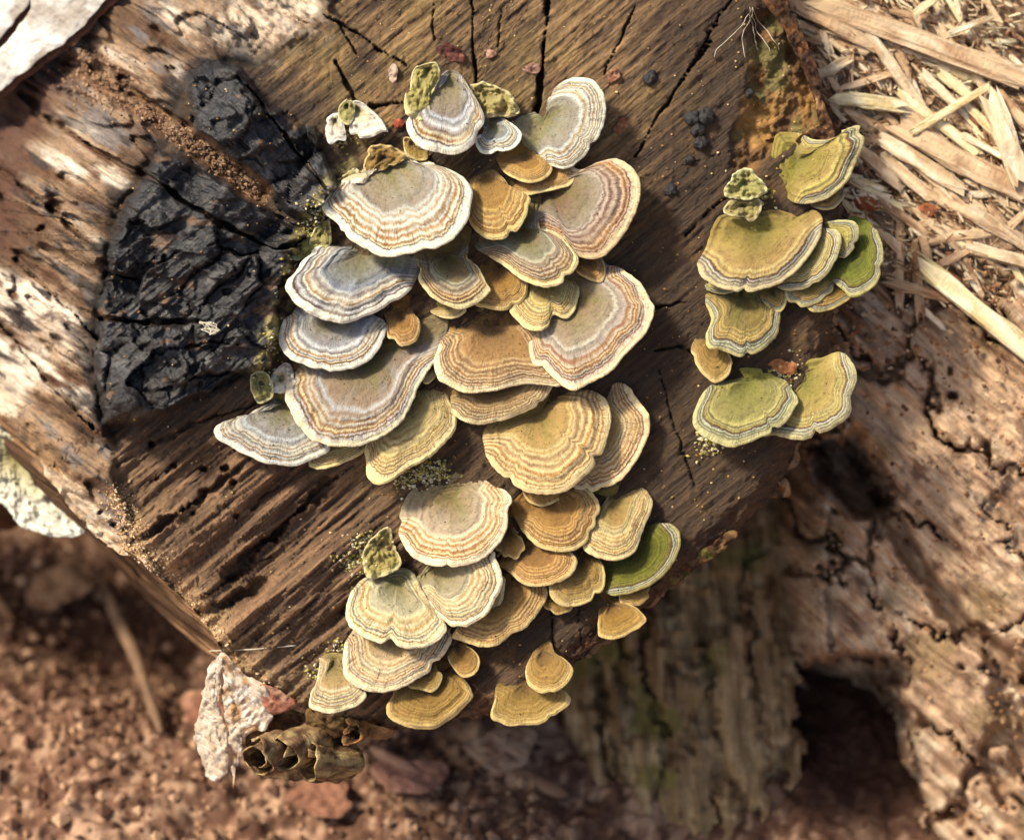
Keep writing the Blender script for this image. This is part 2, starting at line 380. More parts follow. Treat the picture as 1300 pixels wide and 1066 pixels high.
    col = np.concatenate([np.clip(c, 0.008, 0.9), np.ones(x.shape + (1,))], -1).reshape(-1, 4)
    gu = F['u'] + (F['u2'] - F['u']) * F['side']; gv = F['v'] + (F['v2'] - F['v']) * F['side']
    gp = np.stack([gu, gv, h], -1).reshape(-1, 3)
    I = np.arange(nr * na).reshape(nr, na); J = np.roll(I, -1, 1)
    q = np.stack([I[:-1], J[:-1], J[1:], I[1:]], -1).reshape(-1, 4)
    A = dict(col=col, gp=gp)
    cl = np.zeros((nr, na), int); cl[F['side'] > 0.5] = 1; cl[(F['charblock'] > 0.5) & (F['side'] < 0.8)] = 2
    cq = cl[:-1].ravel()
    # drop lone specks of class so that parts stay whole
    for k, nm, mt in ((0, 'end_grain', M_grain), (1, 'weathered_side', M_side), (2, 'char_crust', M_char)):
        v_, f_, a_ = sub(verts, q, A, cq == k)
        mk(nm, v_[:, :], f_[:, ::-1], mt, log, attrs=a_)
    # body of the log running back, bark round it
    bx, by, bh = x[-1], y[-1], h[-1]
    K = 44; rings = []; cols = []; gps = []
    for k in range(K):
        s_ = 1500 * (k / (K - 1)) ** 2.2
        swell = 1.0 + 0.05 * math.sin(min(1, s_ / 300) * math.pi * .5) - 0.0001 * s_
        ox = 470 + (bx - 470) * swell - 0.42 * s_; oy = 330 + (by - 330) * swell - 0.40 * s_
        nz = 1.8 * fbm(t / 34, s_ / 70 + t * 0, 4, 91, 0.6)
        oh = bh - s_ + 0 * nz; rings.append(W(ox + 8 * nz * min(1, k), oy + 8 * nz * min(1, k), oh))
        cb = np.broadcast_to(lin((78, 56, 38)), t.shape + (3,)).copy(); cb = mixc(cb, sst(0, .5, nz), (140, 108, 78))
        cols.append(np.concatenate([cb, np.ones((na, 1))], 1)); gps.append(np.stack([s_ + 0 * t, t, 0 * t], 1))
    V2 = np.concatenate(rings); I = np.arange(K * na).reshape(K, na); J = np.roll(I, -1, 1)
    q = np.stack([I[:-1], I[1:], J[1:], J[:-1]], -1).reshape(-1, 4)[:, ::-1]
    fl = q.tolist(); fl.append(I[-1].tolist())
    mk('bark', V2, fl, M_bark, log, attrs=dict(col=np.concatenate(cols), gp=np.concatenate(gps)))
build_log()

# ------------------------------------------------------------------ cracked bark built plate by plate
def plated(root, name, mat, x0, x1, y0, y1, step, hfun, axis, cell, seed, palette, keep=None, crackd=26, crackw=5.0, jag=10, crackm=None, amp=1.0):
    xs = np.arange(x0, x1 + step, step); ys = np.arange(y0, y1 + step, step)
    x, y = np.meshgrid(xs, ys)
    ca, sa = math.cos(axis), math.sin(axis)
    u = x * ca + y * sa; v = -x * sa + y * ca
    uw = u + jag * fbm(x / 70, y / 70, 4, seed, 0.6); vw = v + jag * 0.7 * fbm(x / 60, y / 60, 4, seed + 5, 0.6)
    U_, V_ = uw / cell[0], vw / cell[1]
    iu, iv = np.floor(U_), np.floor(V_)
    F1 = np.full(x.shape, 9.); F2 = np.full(x.shape, 9.); cid = np.zeros(x.shape, np.int64)
    for du in (-1, 0, 1):
        for dv in (-1, 0, 1):
            a, b = iu + du, iv + dv
            sx = a + 0.5 + 0.42 * _hash(a, b, seed + 1); sy = b + 0.5 + 0.42 * _hash(a, b, seed + 2)
            d = np.hypot(U_ - sx, V_ - sy); idd = ((a + 500) * 1000 + (b + 500)).astype(np.int64)
            n1 = d < F1; F2 = np.where(n1, F1, np.minimum(F2, d)); cid = np.where(n1, idd, cid); F1 = np.where(n1, d, F1)
    ed = (F2 - F1) * min(cell) * 0.6
    cwv = crackw * np.clip(0.95 + 1.7 * fbm(x / 90, y / 90, 2, seed + 15), 0.2, 2.2); cr = sst(cwv, cwv * 0.25, ed + 1.5 * fbm(x / 8, y / 8, 2, seed + 7)) * np.clip(cwv / crackw + 0.2, 0, 1)
    if crackm is not None: cr = cr * crackm(x, y)
    lift = (_hash(cid, cid * 0, seed + 3)) * 13
    h = hfun(x, y) + lift * sst(0, 12, ed) - crackd * cr + amp * (13 * fbm(u / 190, v / 24, 4, seed + 8) + 8 * fbm(u / 90, v / 8, 3, seed + 9, 0.6) + 4.0 * fbm(u / 18, v / 6, 3, seed + 10))
    tone = _hash(cid, cid * 0 + 7, seed + 4)
    n1 = fbm(u / 120, v / 12, 4, seed + 11, 0.6); n2 = 0.6 * fbm(u / 60, v / 9, 4, seed + 12, 0.6) + 0.5 * fbm(x / 16, y / 16, 4, seed + 13)
    c = np.broadcast_to(lin(palette[0]), x.shape + (3,)).copy()
    c = mixc(c, sst(-0.1, 0.5, n1 + 0.25 * tone), palette[1]); c = mixc(c, sst(0.0, 0.55, n2 - 0.2 * tone), palette[2]); c = mixc(c, sst(0.15, 0.5, -n2), palette[3])
    if len(palette) > 4: c = mixc(c, sst(0.2, 0.5, fbm(x / 70, y / 70, 3, seed + 14)) * 0.7, palette[4])
    verts = W(x, y, h).reshape(-1, 3)
    A = dict(col=np.concatenate([c, np.ones(x.shape + (1,))], -1).reshape(-1, 4), gp=np.stack([u, v, h], -1).reshape(-1, 3))
    I = np.arange(x.size).reshape(x.shape)
    q = np.stack([I[:-1, :-1], I[1:, :-1], I[1:, 1:], I[:-1, 1:]], -1)
    qc = cid[:-1, :-1].ravel(); q = q.reshape(-1, 4)
    ok = np.ones(len(q), bool) if keep is None else keep(x, y)[:-1, :-1].ravel()
    for k in np.unique(qc[ok]):
        s_ = ok & (qc == k)
        if s_.sum() < 6: continue
        v_, f_, a_ = sub(verts, q, A, s_)
        mk(name, v_, f_, mat, root, attrs=a_)

RA = math.radians(42)
def rlog_h(x, y):
    v = -(x - 1200) * math.sin(RA) + (y - 300) * math.cos(RA)
    h = -118 - (v + 60) ** 2 / 1750.0 + 22 * fbm(x / 150, y / 150, 3, 201)
    d = segd(x, y, RL)[0]; left = ~pip(x, y, RL + [(1900, 1500), (1900, -500)])
    s = np.where(left, d, 0); h = h - 5.0 * s * s / (s + 25) - 30 * np.exp(-d / 22) * (~left)
    for hp in ([(1028, 560), (1088, 556), (1132, 636), (1124, 672), (1078, 652), (1044, 622)], [(1010, 838), (1080, 822), (1136, 848), (1152, 930), (1168, 1070), (1020, 1080), (1008, 930)]):
        h = h - 190 * sst(-4, 16, sdp(x + 26 * fbm(x / 30, y / 30, 4, 206), y + 26 * fbm(x / 30, y / 30, 4, 207), hp))
    # the long dark fissure in the lower bark
    d2, _ = segd(x + 8 * fbm(x / 30, y / 30, 3, 203), y, [(1085, 560), (1130, 650), (1178, 735), (1230, 800), (1300, 860)])
    h = h - 70 * sst(20, 6, d2 + 5 * vn(x / 20, y / 20, 204))
    return h
RL = [(985, -300), (1030, 250), (1050, 420), (1078, 540), (1052, 640), (1048, 760), (1052, 826), (1132, 850), (1152, 930), (1180, 1066), (1200, 1350)]
rlog = empty('rotten_log', W(1250, 900, -420))
tag(rlog, 'big crumbling brown log with deeply cracked bark on the right', 'log')
plated(rlog, 'bark_plate', M_bark, 930, 1540, -240, 1260, 3.2, rlog_h, RA, (200, 105), 210,
       [(166, 134, 106), (202, 170, 136), (218, 194, 162), (116, 86, 66), (138, 114, 80)], crackd=44, crackw=4.8, jag=85, amp=1.6, crackm=lambda x, y: 0.15 + 0.85 * sst(330, 460, y + 0.25 * (1300 - x)))

# the rest of that log's body behind its front
def body(root, name, mat, pts, r, seed, col):
    """tapered rough trunk from a list of local points (x, y, h) with radii"""
    P = np.array([loc(*p) for p in pts]); n = len(P); S = 48; V = []; C = []; G = []
    for i in range(n):
        d = P[min(i + 1, n - 1)] - P[max(i - 1, 0)]; d /= np.linalg.norm(d)
        a = np.cross(d, [0.3, 0.1, 1]); a /= np.linalg.norm(a); b = np.cross(d, a)
        th = np.linspace(0, 2 * np.pi, S, endpoint=False)
        rad = r[i] * (1 + 0.06 * vn(th * 2.5, i * 0.7 + 0 * th, seed))
        V.append(P[i] + rad[:, None] * (np.cos(th)[:, None] * a + np.sin(th)[:, None] * b))
        C.append(np.broadcast_to([*lin(col), 1], (S, 4))); G.append(np.stack([i * 60 + 0 * th, th * r[i], 0 * th], 1))
    V = np.concatenate(V); V[:, 2] -= Z0; V *= PX
    I = np.arange(n * S).reshape(n, S); J = np.roll(I, -1, 1)
    f = np.stack([I[:-1], J[:-1], J[1:], I[1:]], -1).reshape(-1, 4).tolist(); f.append(I[0][::-1].tolist()); f.append(I[-1].tolist())
    return mk(name, V, f, mat, root, attrs=dict(col=np.concatenate(C), gp=np.concatenate(G)))
body(rlog, 'heartwood', M_bark, [(900, -420, -620), (1150, -120, -640), (1450, 180, -640), (1750, 480, -640), (2050, 800, -660)], [330, 400, 430, 430, 400], 220, (104, 72, 48))

STX = 890
def stump_h(x, y):
    h = -400 - (x - STX - 0.10 * (y - 800)) ** 2 / 260.0 + 26 * fbm(x / 60, y / 160, 3, 301) + 0.16 * (y - 700)
    return np.maximum(h, -800)
stump = empty('old_stump', W(890, 1150, -420))
tag(stump, 'dim mossy stump with upright bark ridges below the log', 'stump')
plated(stump, 'bark_plate', M_stump, 640, 1180, 480, 1330, 4.0, stump_h, math.radians(86), (260, 52), 310,
       [(138, 110, 76), (172, 142, 102), (190, 164, 124), (84, 60, 40), (116, 110, 54)], keep=lambda x, y: (stump_h(x, y) > -640) & ~((x > 1016 + 26 * fbm(x / 40, y / 22, 3, 331)) & (y > 822 + 18 * fbm(x / 14, y / 30, 3, 332))), crackd=26, crackw=5, jag=60)
body(stump, 'heartwood', M_stump, [(870, 380, -760), (880, 700, -680), (900, 1000, -640), (905, 1400, -590)], [100, 130, 150, 170], 320, (70, 50, 34))

# ------------------------------------------------------------------ ground
def ground_z(X, Y):
    x, y = X / PX, Y / PX
    z = 26 * fbm(x / 130, y / 130, 3, 401) + 20 * np.abs(fbm(x / 46, y / 46, 3, 402)) + 9 * fbm(x / 16, y / 16, 3, 403) + 2.5 * fbm(x / 5, y / 5, 2, 404)
    p = loc(90, 1000, -450)
    z = z + 60 * np.exp(-(((x - p[0]) / 230) ** 2 + ((y - p[1]) / 130) ** 2))
    p = loc(190, 775, -690); hol = np.exp(-(((x - p[0]) / 200) ** 2 + ((y - p[1]) / 150) ** 2)); z = z - 130 * hol
    far = np.hypot(X, Y)
    return z * PX + 0.12 * sst(1.5, 8, far) * fbm(X / 2.5, Y / 2.5, 3, 405)
def graded(a, b, st, far):
    m = np.arange(a, b, st); out = []; d = st; p = b
    while p < far: p += d; d *= 1.16; out.append(p)
    left = []; d = st; p = a
    while p > -far: p -= d; d *= 1.16; left.append(p)
    return np.r_[left[::-1], m, out]
pa = W(0, 1080, -450); pb = W(0, 640, -900)
gx = graded(-0.19, 0.12, 0.00085, 60); gy = graded(float(pa[1]) - 0.03, float(pb[1]) + 0.02, 0.00085, 60)
X, Y = np.meshgrid(gx, gy); Zg = ground_z(X, Y)
I = np.arange(X.size).reshape(X.shape)
gq = np.stack([I[:-1, :-1], I[:-1, 1:], I[1:, 1:], I[1:, :-1]], -1).reshape(-1, 4)
n1 = fbm(X / PX / 60, Y / PX / 60, 4, 411); n2 = fbm(X / PX / 14, Y / PX / 14, 4, 412)
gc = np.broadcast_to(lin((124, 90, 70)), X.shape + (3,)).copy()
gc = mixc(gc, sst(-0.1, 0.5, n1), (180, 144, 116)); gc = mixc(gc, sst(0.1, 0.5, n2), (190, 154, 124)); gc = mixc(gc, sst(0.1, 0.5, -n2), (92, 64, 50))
gp_ = loc(200, 740, -720); gc = mixc(gc, np.clip(1.25 * np.exp(-(((X / PX - gp_[0]) / 420) ** 2 + ((Y / PX - gp_[1]) / 230) ** 2)), 0, 0.85) * (0.75 + 0.25 * n2), (74, 48, 36))  # moist humus brown, also painting the shade of the lower left hollow
gp_ = loc(1080, 930, -560); gc = mixc(gc, np.clip(1.6 * np.exp(-(((X / PX - gp_[0]) / 170) ** 2 + ((Y / PX - gp_[1]) / 260) ** 2)), 0, 0.92), (52, 32, 24))  # dark humus painted in for the shade of the lower right hollow
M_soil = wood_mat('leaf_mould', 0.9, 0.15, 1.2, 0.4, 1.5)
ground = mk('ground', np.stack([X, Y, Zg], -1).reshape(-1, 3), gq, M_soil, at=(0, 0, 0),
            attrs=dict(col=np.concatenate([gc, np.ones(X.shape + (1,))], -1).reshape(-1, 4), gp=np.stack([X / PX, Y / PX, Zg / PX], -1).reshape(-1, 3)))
tag(ground, kind='structure')
ground['label'] = 'brown crumbly forest floor under the log'

# ------------------------------------------------------------------ bracket fungi
STY = {  # smooth ground colours from foot to margin, dark zones, pale zones, number of zones, contrast, first zone
 'W': ([(0, (146, 132, 92)), (.24, (140, 146, 154)), (.40, (190, 193, 198)), (.52, (156, 162, 174)), (.64, (212, 208, 200)), (.82, (214, 200, 172)), (1, (234, 226, 206))], [(92, 68, 58), (136, 92, 48), (92, 90, 100), (150, 104, 48)], [(226, 220, 208), (198, 200, 208), (218, 200, 166)], 6, 1.0, .50),
 'Q': ([(0, (104, 78, 44)), (.32, (136, 104, 60)), (.5, (158, 128, 82)), (.7, (172, 144, 104)), (.86, (192, 156, 98)), (1, (226, 210, 172))], [(86, 60, 52), (122, 78, 46), (88, 76, 72), (110, 70, 48)], [(194, 178, 148), (210, 190, 148), (176, 166, 150)], 7, 1.0, .50),
 'K': ([(0, (132, 116, 72)), (.26, (150, 146, 132)), (.40, (192, 184, 160)), (.55, (206, 194, 160)), (.8, (216, 200, 160)), (1, (230, 218, 184))], [(150, 104, 52), (108, 84, 66), (118, 108, 100), (164, 118, 58)], [(224, 214, 186), (206, 198, 176), (216, 198, 150)], 7, 1.0, .46),
 'B': ([(0, (112, 98, 60)), (.2, (112, 112, 82)), (.36, (116, 124, 138)), (.52, (168, 172, 180)), (.66, (180, 172, 162)), (.85, (202, 176, 130)), (1, (226, 214, 184))], [(88, 64, 58), (136, 88, 48), (84, 78, 86), (110, 74, 54)], [(202, 200, 200), (214, 198, 164), (176, 180, 190)], 7, 1.0, .52),
 'R': ([(0, (110, 82, 46)), (.28, (122, 112, 62)), (.46, (140, 136, 104)), (.56, (168, 164, 150)), (.68, (160, 144, 126)), (.85, (192, 152, 94)), (1, (224, 208, 166))], [(86, 60, 54), (122, 76, 48), (84, 74, 74), (106, 68, 50)], [(192, 184, 172), (212, 192, 152), (172, 170, 170)], 7, 1.0, .50),
 'T': ([(0, (138, 114, 62)), (.35, (178, 158, 104)), (.65, (202, 184, 134)), (.88, (204, 176, 116)), (1, (220, 202, 154))], [(146, 100, 52), (108, 76, 56), (118, 104, 90), (154, 110, 54)], [(220, 206, 168), (208, 190, 146), (204, 194, 172)], 8, .9, .40),
 'Y': ([(0, (118, 86, 44)), (.35, (152, 118, 66)), (.65, (178, 142, 84)), (.88, (192, 158, 104)), (1, (214, 192, 140))], [(108, 68, 46), (136, 86, 50), (92, 64, 54), (124, 82, 50)], [(206, 176, 120), (192, 154, 92), (188, 164, 120)], 7, .85, .5),
 'D': ([(0, (98, 74, 38)), (.4, (132, 104, 54)), (.75, (156, 126, 70)), (1, (202, 178, 124))], [(100, 70, 38), (122, 88, 46), (104, 78, 52)], [(178, 146, 84), (166, 132, 72)], 8, .5, .35),
 'O': ([(0, (118, 114, 50)), (.35, (152, 141, 68)), (.6, (184, 172, 108)), (.74, (172, 157, 90)), (.9, (150, 146, 124)), (1, (190, 180, 138))], [(134, 116, 54), (118, 82, 54), (78, 74, 70), (96, 88, 80)], [(196, 182, 120), (186, 178, 142), (174, 172, 156)], 7, 1.0, .58),
 'P': ([(0, (112, 92, 46)), (.4, (150, 122, 64)), (.68, (174, 144, 80)), (.9, (156, 142, 108)), (1, (188, 168, 112))], [(124, 92, 50), (110, 78, 52), (88, 80, 74)], [(188, 162, 100), (170, 158, 128)], 7, .9, .55),
 'G': ([(0, (78, 82, 24)), (.4, (98, 104, 30)), (.7, (116, 118, 42)), (.86, (104, 98, 50)), (1, (168, 156, 100))], [(84, 88, 26), (72, 60, 42), (60, 50, 44)], [(130, 130, 56), (128, 118, 78)], 8, .7, .5),
 'C': ([(0, (136, 128, 78)), (.4, (168, 158, 104)), (.75, (150, 140, 84)), (1, (200, 192, 150))], [(118, 108, 62)], [(196, 188, 142)], 4, .4, .4),
 'S': ([(0, (158, 142, 84)), (.3, (192, 180, 146)), (.6, (218, 210, 196)), (1, (232, 228, 216))], [(196, 180, 156)], [(228, 222, 212)], 5, .4, .5),
}
RIM = {'W': (240, 234, 220), 'Q': (226, 210, 172), 'K': (230, 218, 184), 'B': (236, 230, 214), 'R': (232, 222, 194), 'T': (226, 212, 170), 'Y': (220, 204, 158), 'D': (196, 170, 112), 'O': (186, 178, 138), 'P': (188, 168, 112), 'G': (164, 152, 96), 'C': (196, 184, 120), 'S': (240, 236, 228)}
def cap_mat(style, seed):
    rs = np.random.default_rng(seed + 900)
    m, nt, b = newmat('cap_zones_%s' % style)
    fan = attr(nt, 'fan'); sp = N(nt, 'ShaderNodeSeparateXYZ'); nt.links.new(fan, sp.inputs[0]); s = sp.outputs[0]
    w1 = noise(nt, vscale(nt, fan, (2.5, 2.2, 1)), 1.0, 4, 0.6)
    w2 = noise(nt, vscale(nt, fan, (14, 9, 1)), 1.0, 3, 0.6)
    w3 = noise(nt, vscale(nt, fan, (6, 42, 1)), 1.0, 3, 0.6)
    s2 = mth(nt, 'ADD', s, mth(nt, 'ADD', mth(nt, 'MULTIPLY', mth(nt, 'SUBTRACT', w1, 0.5), 0.16),
             mth(nt, 'ADD', mth(nt, 'MULTIPLY', mth(nt, 'SUBTRACT', w2, 0.5), 0.035), mth(nt, 'MULTIPLY', mth(nt, 'SUBTRACT', w3, 0.5), 0.03))))
    base, darks, pales, nz, con, first = STY[style]
    tint = rs.uniform(-7, 7) + rs.uniform(-3, 3, 3)
    gcol = lambda p: np.array([np.interp(p, [q[0] for q in base], [q[1][k] for q in base]) for k in range(3)])
    wz = {'W': 0, 'B': 0, 'S': 0}.get(style, 1); cl = lambda c: lin(np.clip(np.asarray(c) * (np.array([1.01, 1.0, .95]) if wz else np.array([.98, .995, .975])) + tint, 8, 244))
    smooth = ramp(nt, s2, [(p, cl(c)) for p, c in base])
    n_ = nz + int(rs.integers(-1, 2)); gaps = rs.uniform(.5, 1.5, n_) * np.linspace(2.6, .8, n_); pos = first + (0.93 - first) * np.cumsum(gaps) / gaps.sum()
    st = [(0.0, cl(gcol(0)))]
    prev = first
    for j, p in enumerate(pos):
        w_ = p - prev; strong = min(1.0, 1.25 * con * (0.35 + 0.65 * j / n_) * rs.uniform(.75, 1.1))
        d = np.array(darks[int(rs.integers(len(darks)))], float) * [.86, .84, .78]; l = np.array(pales[int(rs.integers(len(pales)))], float)
        g1, g2 = gcol(prev + .35 * w_), gcol(prev + .75 * w_)
        p0 = rs.uniform(.14, .3); st.append((prev + w_ * p0, cl(g1 + (d - g1) * strong))); st.append((prev + w_ * (p0 + rs.uniform(.1, .28)), cl(g1 + (d - g1) * strong * .85)))
        st.append((prev + w_ * rs.uniform(.7, .88), cl(g2 + (l - g2) * strong * .8)))
        prev = p
    st.append((0.975, cl(gcol(.98)))); st.append((1.0, cl(gcol(1))))
    if style in 'OPG':   # slate double rim of the greenish ones
        j_ = rs.uniform(-.02, .012, 9) * .5 + rs.uniform(-.02, .01); st = [q for q in st if q[0] < .765]
        for q, (p, c) in enumerate([(.785, gcol(.76)), (.805, (104, 70, 52)), (.83, (72, 70, 70)), (.855, (186, 184, 166)), (.88, (70, 68, 68)), (.905, (176, 172, 142)), (.93, (104, 100, 90)), (.955, (182, 174, 132))]): st.append((p + j_[q], cl(c)))
        st.append((1.0, cl(gcol(1)))); st.sort(key=lambda q: q[0])
    st = st[:31]; banded = ramp(nt, s2, st)
    fade = ramp(nt, noise(nt, vscale(nt, fan, (1.5, 1.6, 1.7)), 1.0, 3, 0.6), [(0.46, (0, 0, 0)), (0.68, (.4, .4, .4))])
    col = mix(nt, fade, banded, smooth)
    # radial fibres and bruised blotches near the growing edge
    w4 = noise(nt, vscale(nt, fan, (5, 22, 1)), 1.0, 4, 0.7)
    zone = ramp(nt, s, [(0.55, (0, 0, 0)), (0.76, (1, 1, 1)), (0.93, (1, 1, 1)), (0.97, (0, 0, 0))])
    blot = ramp(nt, w4, [(0.54, (0, 0, 0)), (0.66, (1, 1, 1))])
    f = mth(nt, 'MULTIPLY', mth(nt, 'MULTIPLY', zone, blot), 0.7 if style in 'WBRTYKQ' else 0.25)
    col = mix(nt, f, col, lin((116, 78, 42)))
    pal = ramp(nt, noise(nt, vscale(nt, fan, (7, 30, 2)), 1.3, 3, 0.6), [(0.5, (0, 0, 0)), (0.7, (1, 1, 1))])
    col = mix(nt, mth(nt, 'MULTIPLY', mth(nt, 'MULTIPLY', zone, pal), 0.16), col, lin(RIM[style]))
    # algae towards the old centre, mottling, specks of dirt
    if style in 'WBRTYPK':
        al = mth(nt, 'MULTIPLY', ramp(nt, s, [(0.15, (1, 1, 1)), (0.62, (0, 0, 0))]), ramp(nt, w1, [(0.42, (0, 0, 0)), (0.62, (1, 1, 1))]))
        col = mix(nt, mth(nt, 'MULTIPLY', al, 0.55), col, lin((104, 106, 44) if style != 'Y' else (120, 92, 44)))
    obj = N(nt, 'ShaderNodeTexCoord').outputs['Object']
    mo = noise(nt, obj, 900, 5, 0.7)
    k = ramp(nt, mo, [(0.3, (0.66, 0.63, 0.58)), (0.5, (1, 1, 1)), (0.72, (1.08, 1.08, 1.06))])
    col = mix(nt, 1.0, col, k, 'MULTIPLY')
    spk = ramp(nt, noise(nt, obj, 2300, 2, 0.5), [(0.66, (0, 0, 0)), (0.72, (1, 1, 1))])
    pat = ramp(nt, noise(nt, obj, 170, 2, 0.5), [(0.45, (0, 0, 0)), (0.65, (1, 1, 1))])
    col = mix(nt, mth(nt, 'MULTIPLY', mth(nt, 'MULTIPLY', spk, pat), 0.75), col, lin((60, 42, 26)))
    nt.links.new(col, b.inputs['Base Color'])
    b.inputs['Roughness'].default_value = 0.86; b.inputs['Specular IOR Level'].default_value = 0.22
    b.inputs['Sheen Weight'].default_value = 0.12; b.inputs['Sheen Roughness'].default_value = 0.4
    hg = mth(nt, 'ADD', mth(nt, 'MULTIPLY', mo, 0.6), mth(nt, 'ADD', mth(nt, 'MULTIPLY', w3, 0.5), mth(nt, 'MULTIPLY', noise(nt, vscale(nt, fan, (34, 3, 1)), 1.0, 3, 0.5), 0.6)))
    bump(nt, b, hg, 0.85, 0.0007)
    return m
rim_mats = {}; pore_mats = {}
def rim_mat(st):
    if st not in rim_mats:
        c = np.array(RIM[st]); rim_mats[st] = plain('pale_margin_' + st, c * 0.80, c, 1200, 0.85, 0.0004, 0.2, np.minimum(c * 1.04, 246))
    return rim_mats[st]
def pore_mat(st):
    k = 'W' if st in 'WBSRTK' else 'D'
    if k not in pore_mats:
        c = np.array((214, 196, 156) if k == 'W' else (176, 146, 92)); pore_mats[k] = plain('pore_layer_' + k, c * 0.75, c, 2600, 0.9, 0.0005, 0.15)
    return pore_mats[k]

REG = {'B': (400, 40, .33846), 'C': (260, 280, .33846), 'D': (540, 360, .30025), 'E': (370, 580, .33766), 'F': (600, 580, .32823), 'G': (850, 130, .42194), 'P': (0, 0, 1.0)}
nb = [0]; CAPS = []
def bracket(reg, A, pts, style, label, k=0.5, lift=0.0, lump=0.0, hbase=None, own=None, name='bracket_fungus', cat='fungus', group='bracket fungi on the log end'):
    nb[0] += 1; seed = nb[0] * 17
    ox, oy, s_ = REG[reg]
    P = np.array(pts, float) * s_ + [ox, oy]; A = np.array(A, float) * s_ + [ox, oy]
    o = P.mean(0) - A; o = o / (np.linalg.norm(o) + 1e-6)
    lat = np.array([-o[1], o[0]]); back = None
    if not lump and own is not None:
        def hid(q): return any(pip(np.array([q[0]]), np.array([q[1]]), p)[0] for j, p in enumerate(POLY) if j != own)
        for d_ in (34, 27, 20, 14, 8):
            if hid(A - o * d_) and hid(A - o * d_ + lat * 7) and hid(A - o * d_ - lat * 7):
                sg = 1 if (P[-1] - A) @ lat > 0 else -1; wl = [w for w in (44, 34, 26, 18, 10) if hid(A - o * d_ * .8 + lat * sg * w)]; wr = [w for w in (44, 34, 26, 18, 10) if hid(A - o * d_ * .8 - lat * sg * w)]
                wmax = max(abs((P[0] - A) @ lat), abs((P[-1] - A) @ lat)) * 0.85
                back = [A - o * d_ * .8 + lat * sg * min(wmax, (wl or [7])[0]), A - o * d_, A - o * d_ * .8 - lat * sg * min(wmax, (wr or [7])[0])]; break
    if back is not None: P = np.vstack([P, back])
    if back is None and ((P[0] + P[-1]) / 2 - A) @ -o < 7: P = np.vstack([P, A - o * 7])
    n = len(P); seg = np.hypot(*(np.roll(P, -1, 0) - P).T); cum = np.r_[0, np.cumsum(seg)]; per = cum[-1]
    na = int(np.clip(per / 2.6, 40, 260))
    t = np.linspace(0, per, na, endpoint=False); idx = np.interp(t, cum, np.arange(n + 1)); i = np.floor(idx).astype(int) % n; f = (idx - np.floor(idx))[:, None]
    g = lambda q: P[(i + q) % n]
    R = 0.5 * ((2 * g(0)) + (-g(-1) + g(1)) * f + (2 * g(-1) - 5 * g(0) + 4 * g(1) - g(2)) * f ** 2 + (-g(-1) + 3 * g(0) - 3 * g(1) + g(2)) * f ** 3)
    th = t / per * 2 * np.pi; cxn, cyn = np.cos(th), np.sin(th)
    def ringn(fr, sd, oc=2): return fbm(cxn * fr * per / 6.283 + 40, cyn * fr * per / 6.283 + 40, oc, seed + sd)
    L = max(12, np.max((R - A) @ o)); size = math.sqrt(max(per, 20) / 300)
    rel = R - A; rl = np.hypot(*rel.T)[:, None] + 1e-6
    R = A + rel * (1 + (1.7 * ringn(1 / 22., 1) + 0.55 * ringn(1 / 5., 2, 1))[:, None] * size / rl)
    rr_ = np.random.default_rng(seed)
    for _ in range(int(rr_.integers(0, 4))):
        a0 = rr_.uniform(0, 2 * np.pi); dth = np.abs((th - a0 + np.pi) % (2 * np.pi) - np.pi) * per / 6.283
        R = A + (R - A) * (1 - rr_.uniform(2, 6) * size / rl * np.exp(-(dth / rr_.uniform(3, 7)) ** 2)[:, None])
    rel = R - A
    fr = sst(-0.30, 0.28, (rel @ o) / (np.hypot(*rel.T) + 1e-6)) if not lump else np.ones(na)
    fr = 0.5 * fr + 0.25 * (np.roll(fr, 3) + np.roll(fr, -3))
    ns = int(np.clip(L / 2.6, 12, 60))
    S = np.linspace(0, 1, ns + 1)[1:]
    def top(Sv):
        Sv = np.asarray(Sv)[:, None]
        xy = A + rel[None] * Sv[..., None]
        d = xy - A; out = np.maximum(0, d @ o); dist = np.hypot(d[..., 0], d[..., 1])
        h = -7 * (1 - fr)[None] * Sv + (1 + 9 * sst(0, 0.4, Sv)) * (0.25 + 0.75 * fr[None]) + k * (0.82 * out + 0.18 * dist) * (1.42 - 0.58 * Sv ** 1.8)
        h = h + 0.085 * L * Sv ** 1.6 * ringn(1 / (0.55 * L + 18), 3, 2)[None] + 0.035 * L * Sv ** 2.5 * ringn(1 / (0.2 * L + 8), 8, 2)[None]
        zn = fbm(Sv * 13 + 0.25 * ringn(1 / 40., 4)[None], 0 * Sv + seed * 1.3, 3, seed + 5)
        h = h + 2.5 * zn * sst(0.15, 0.5, Sv) * min(1.3, size)
        h = h + 0.6 * ringn(1 / 5., 6)[None] * Sv ** 3 + 0.9 * fbm(xy[..., 0] / 11, xy[..., 1] / 11, 3, seed + 7)
        if lump: h = h + lump * (fbm(xy[..., 0] / 13, xy[..., 1] / 13, 3, seed + 9) + 0.6 * np.abs(vn(xy[..., 0] / 6, xy[..., 1] / 6, seed + 10)) + 0.35 * fbm(xy[..., 0] / 3.5, xy[..., 1] / 3.5, 2, seed + 11)) * sst(0, .4, Sv)
        hb = plane(A[0], A[1]) if hbase is None else hbase
        return np.concatenate([xy, (h + hb + lift)[..., None]], -1)
    T = top(S)
    CAPS.append(T[int(ns * .15):int(ns * .95)].reshape(-1, 3))
    da = np.roll(T, -1, 1) - np.roll(T, 1, 1); ds = np.gradient(T, axis=0)
    nn = np.cross(ds, da); nn /= np.linalg.norm(nn, axis=-1, keepdims=True) + 1e-9
    if nn[..., 2].mean() < 0: nn = -nn
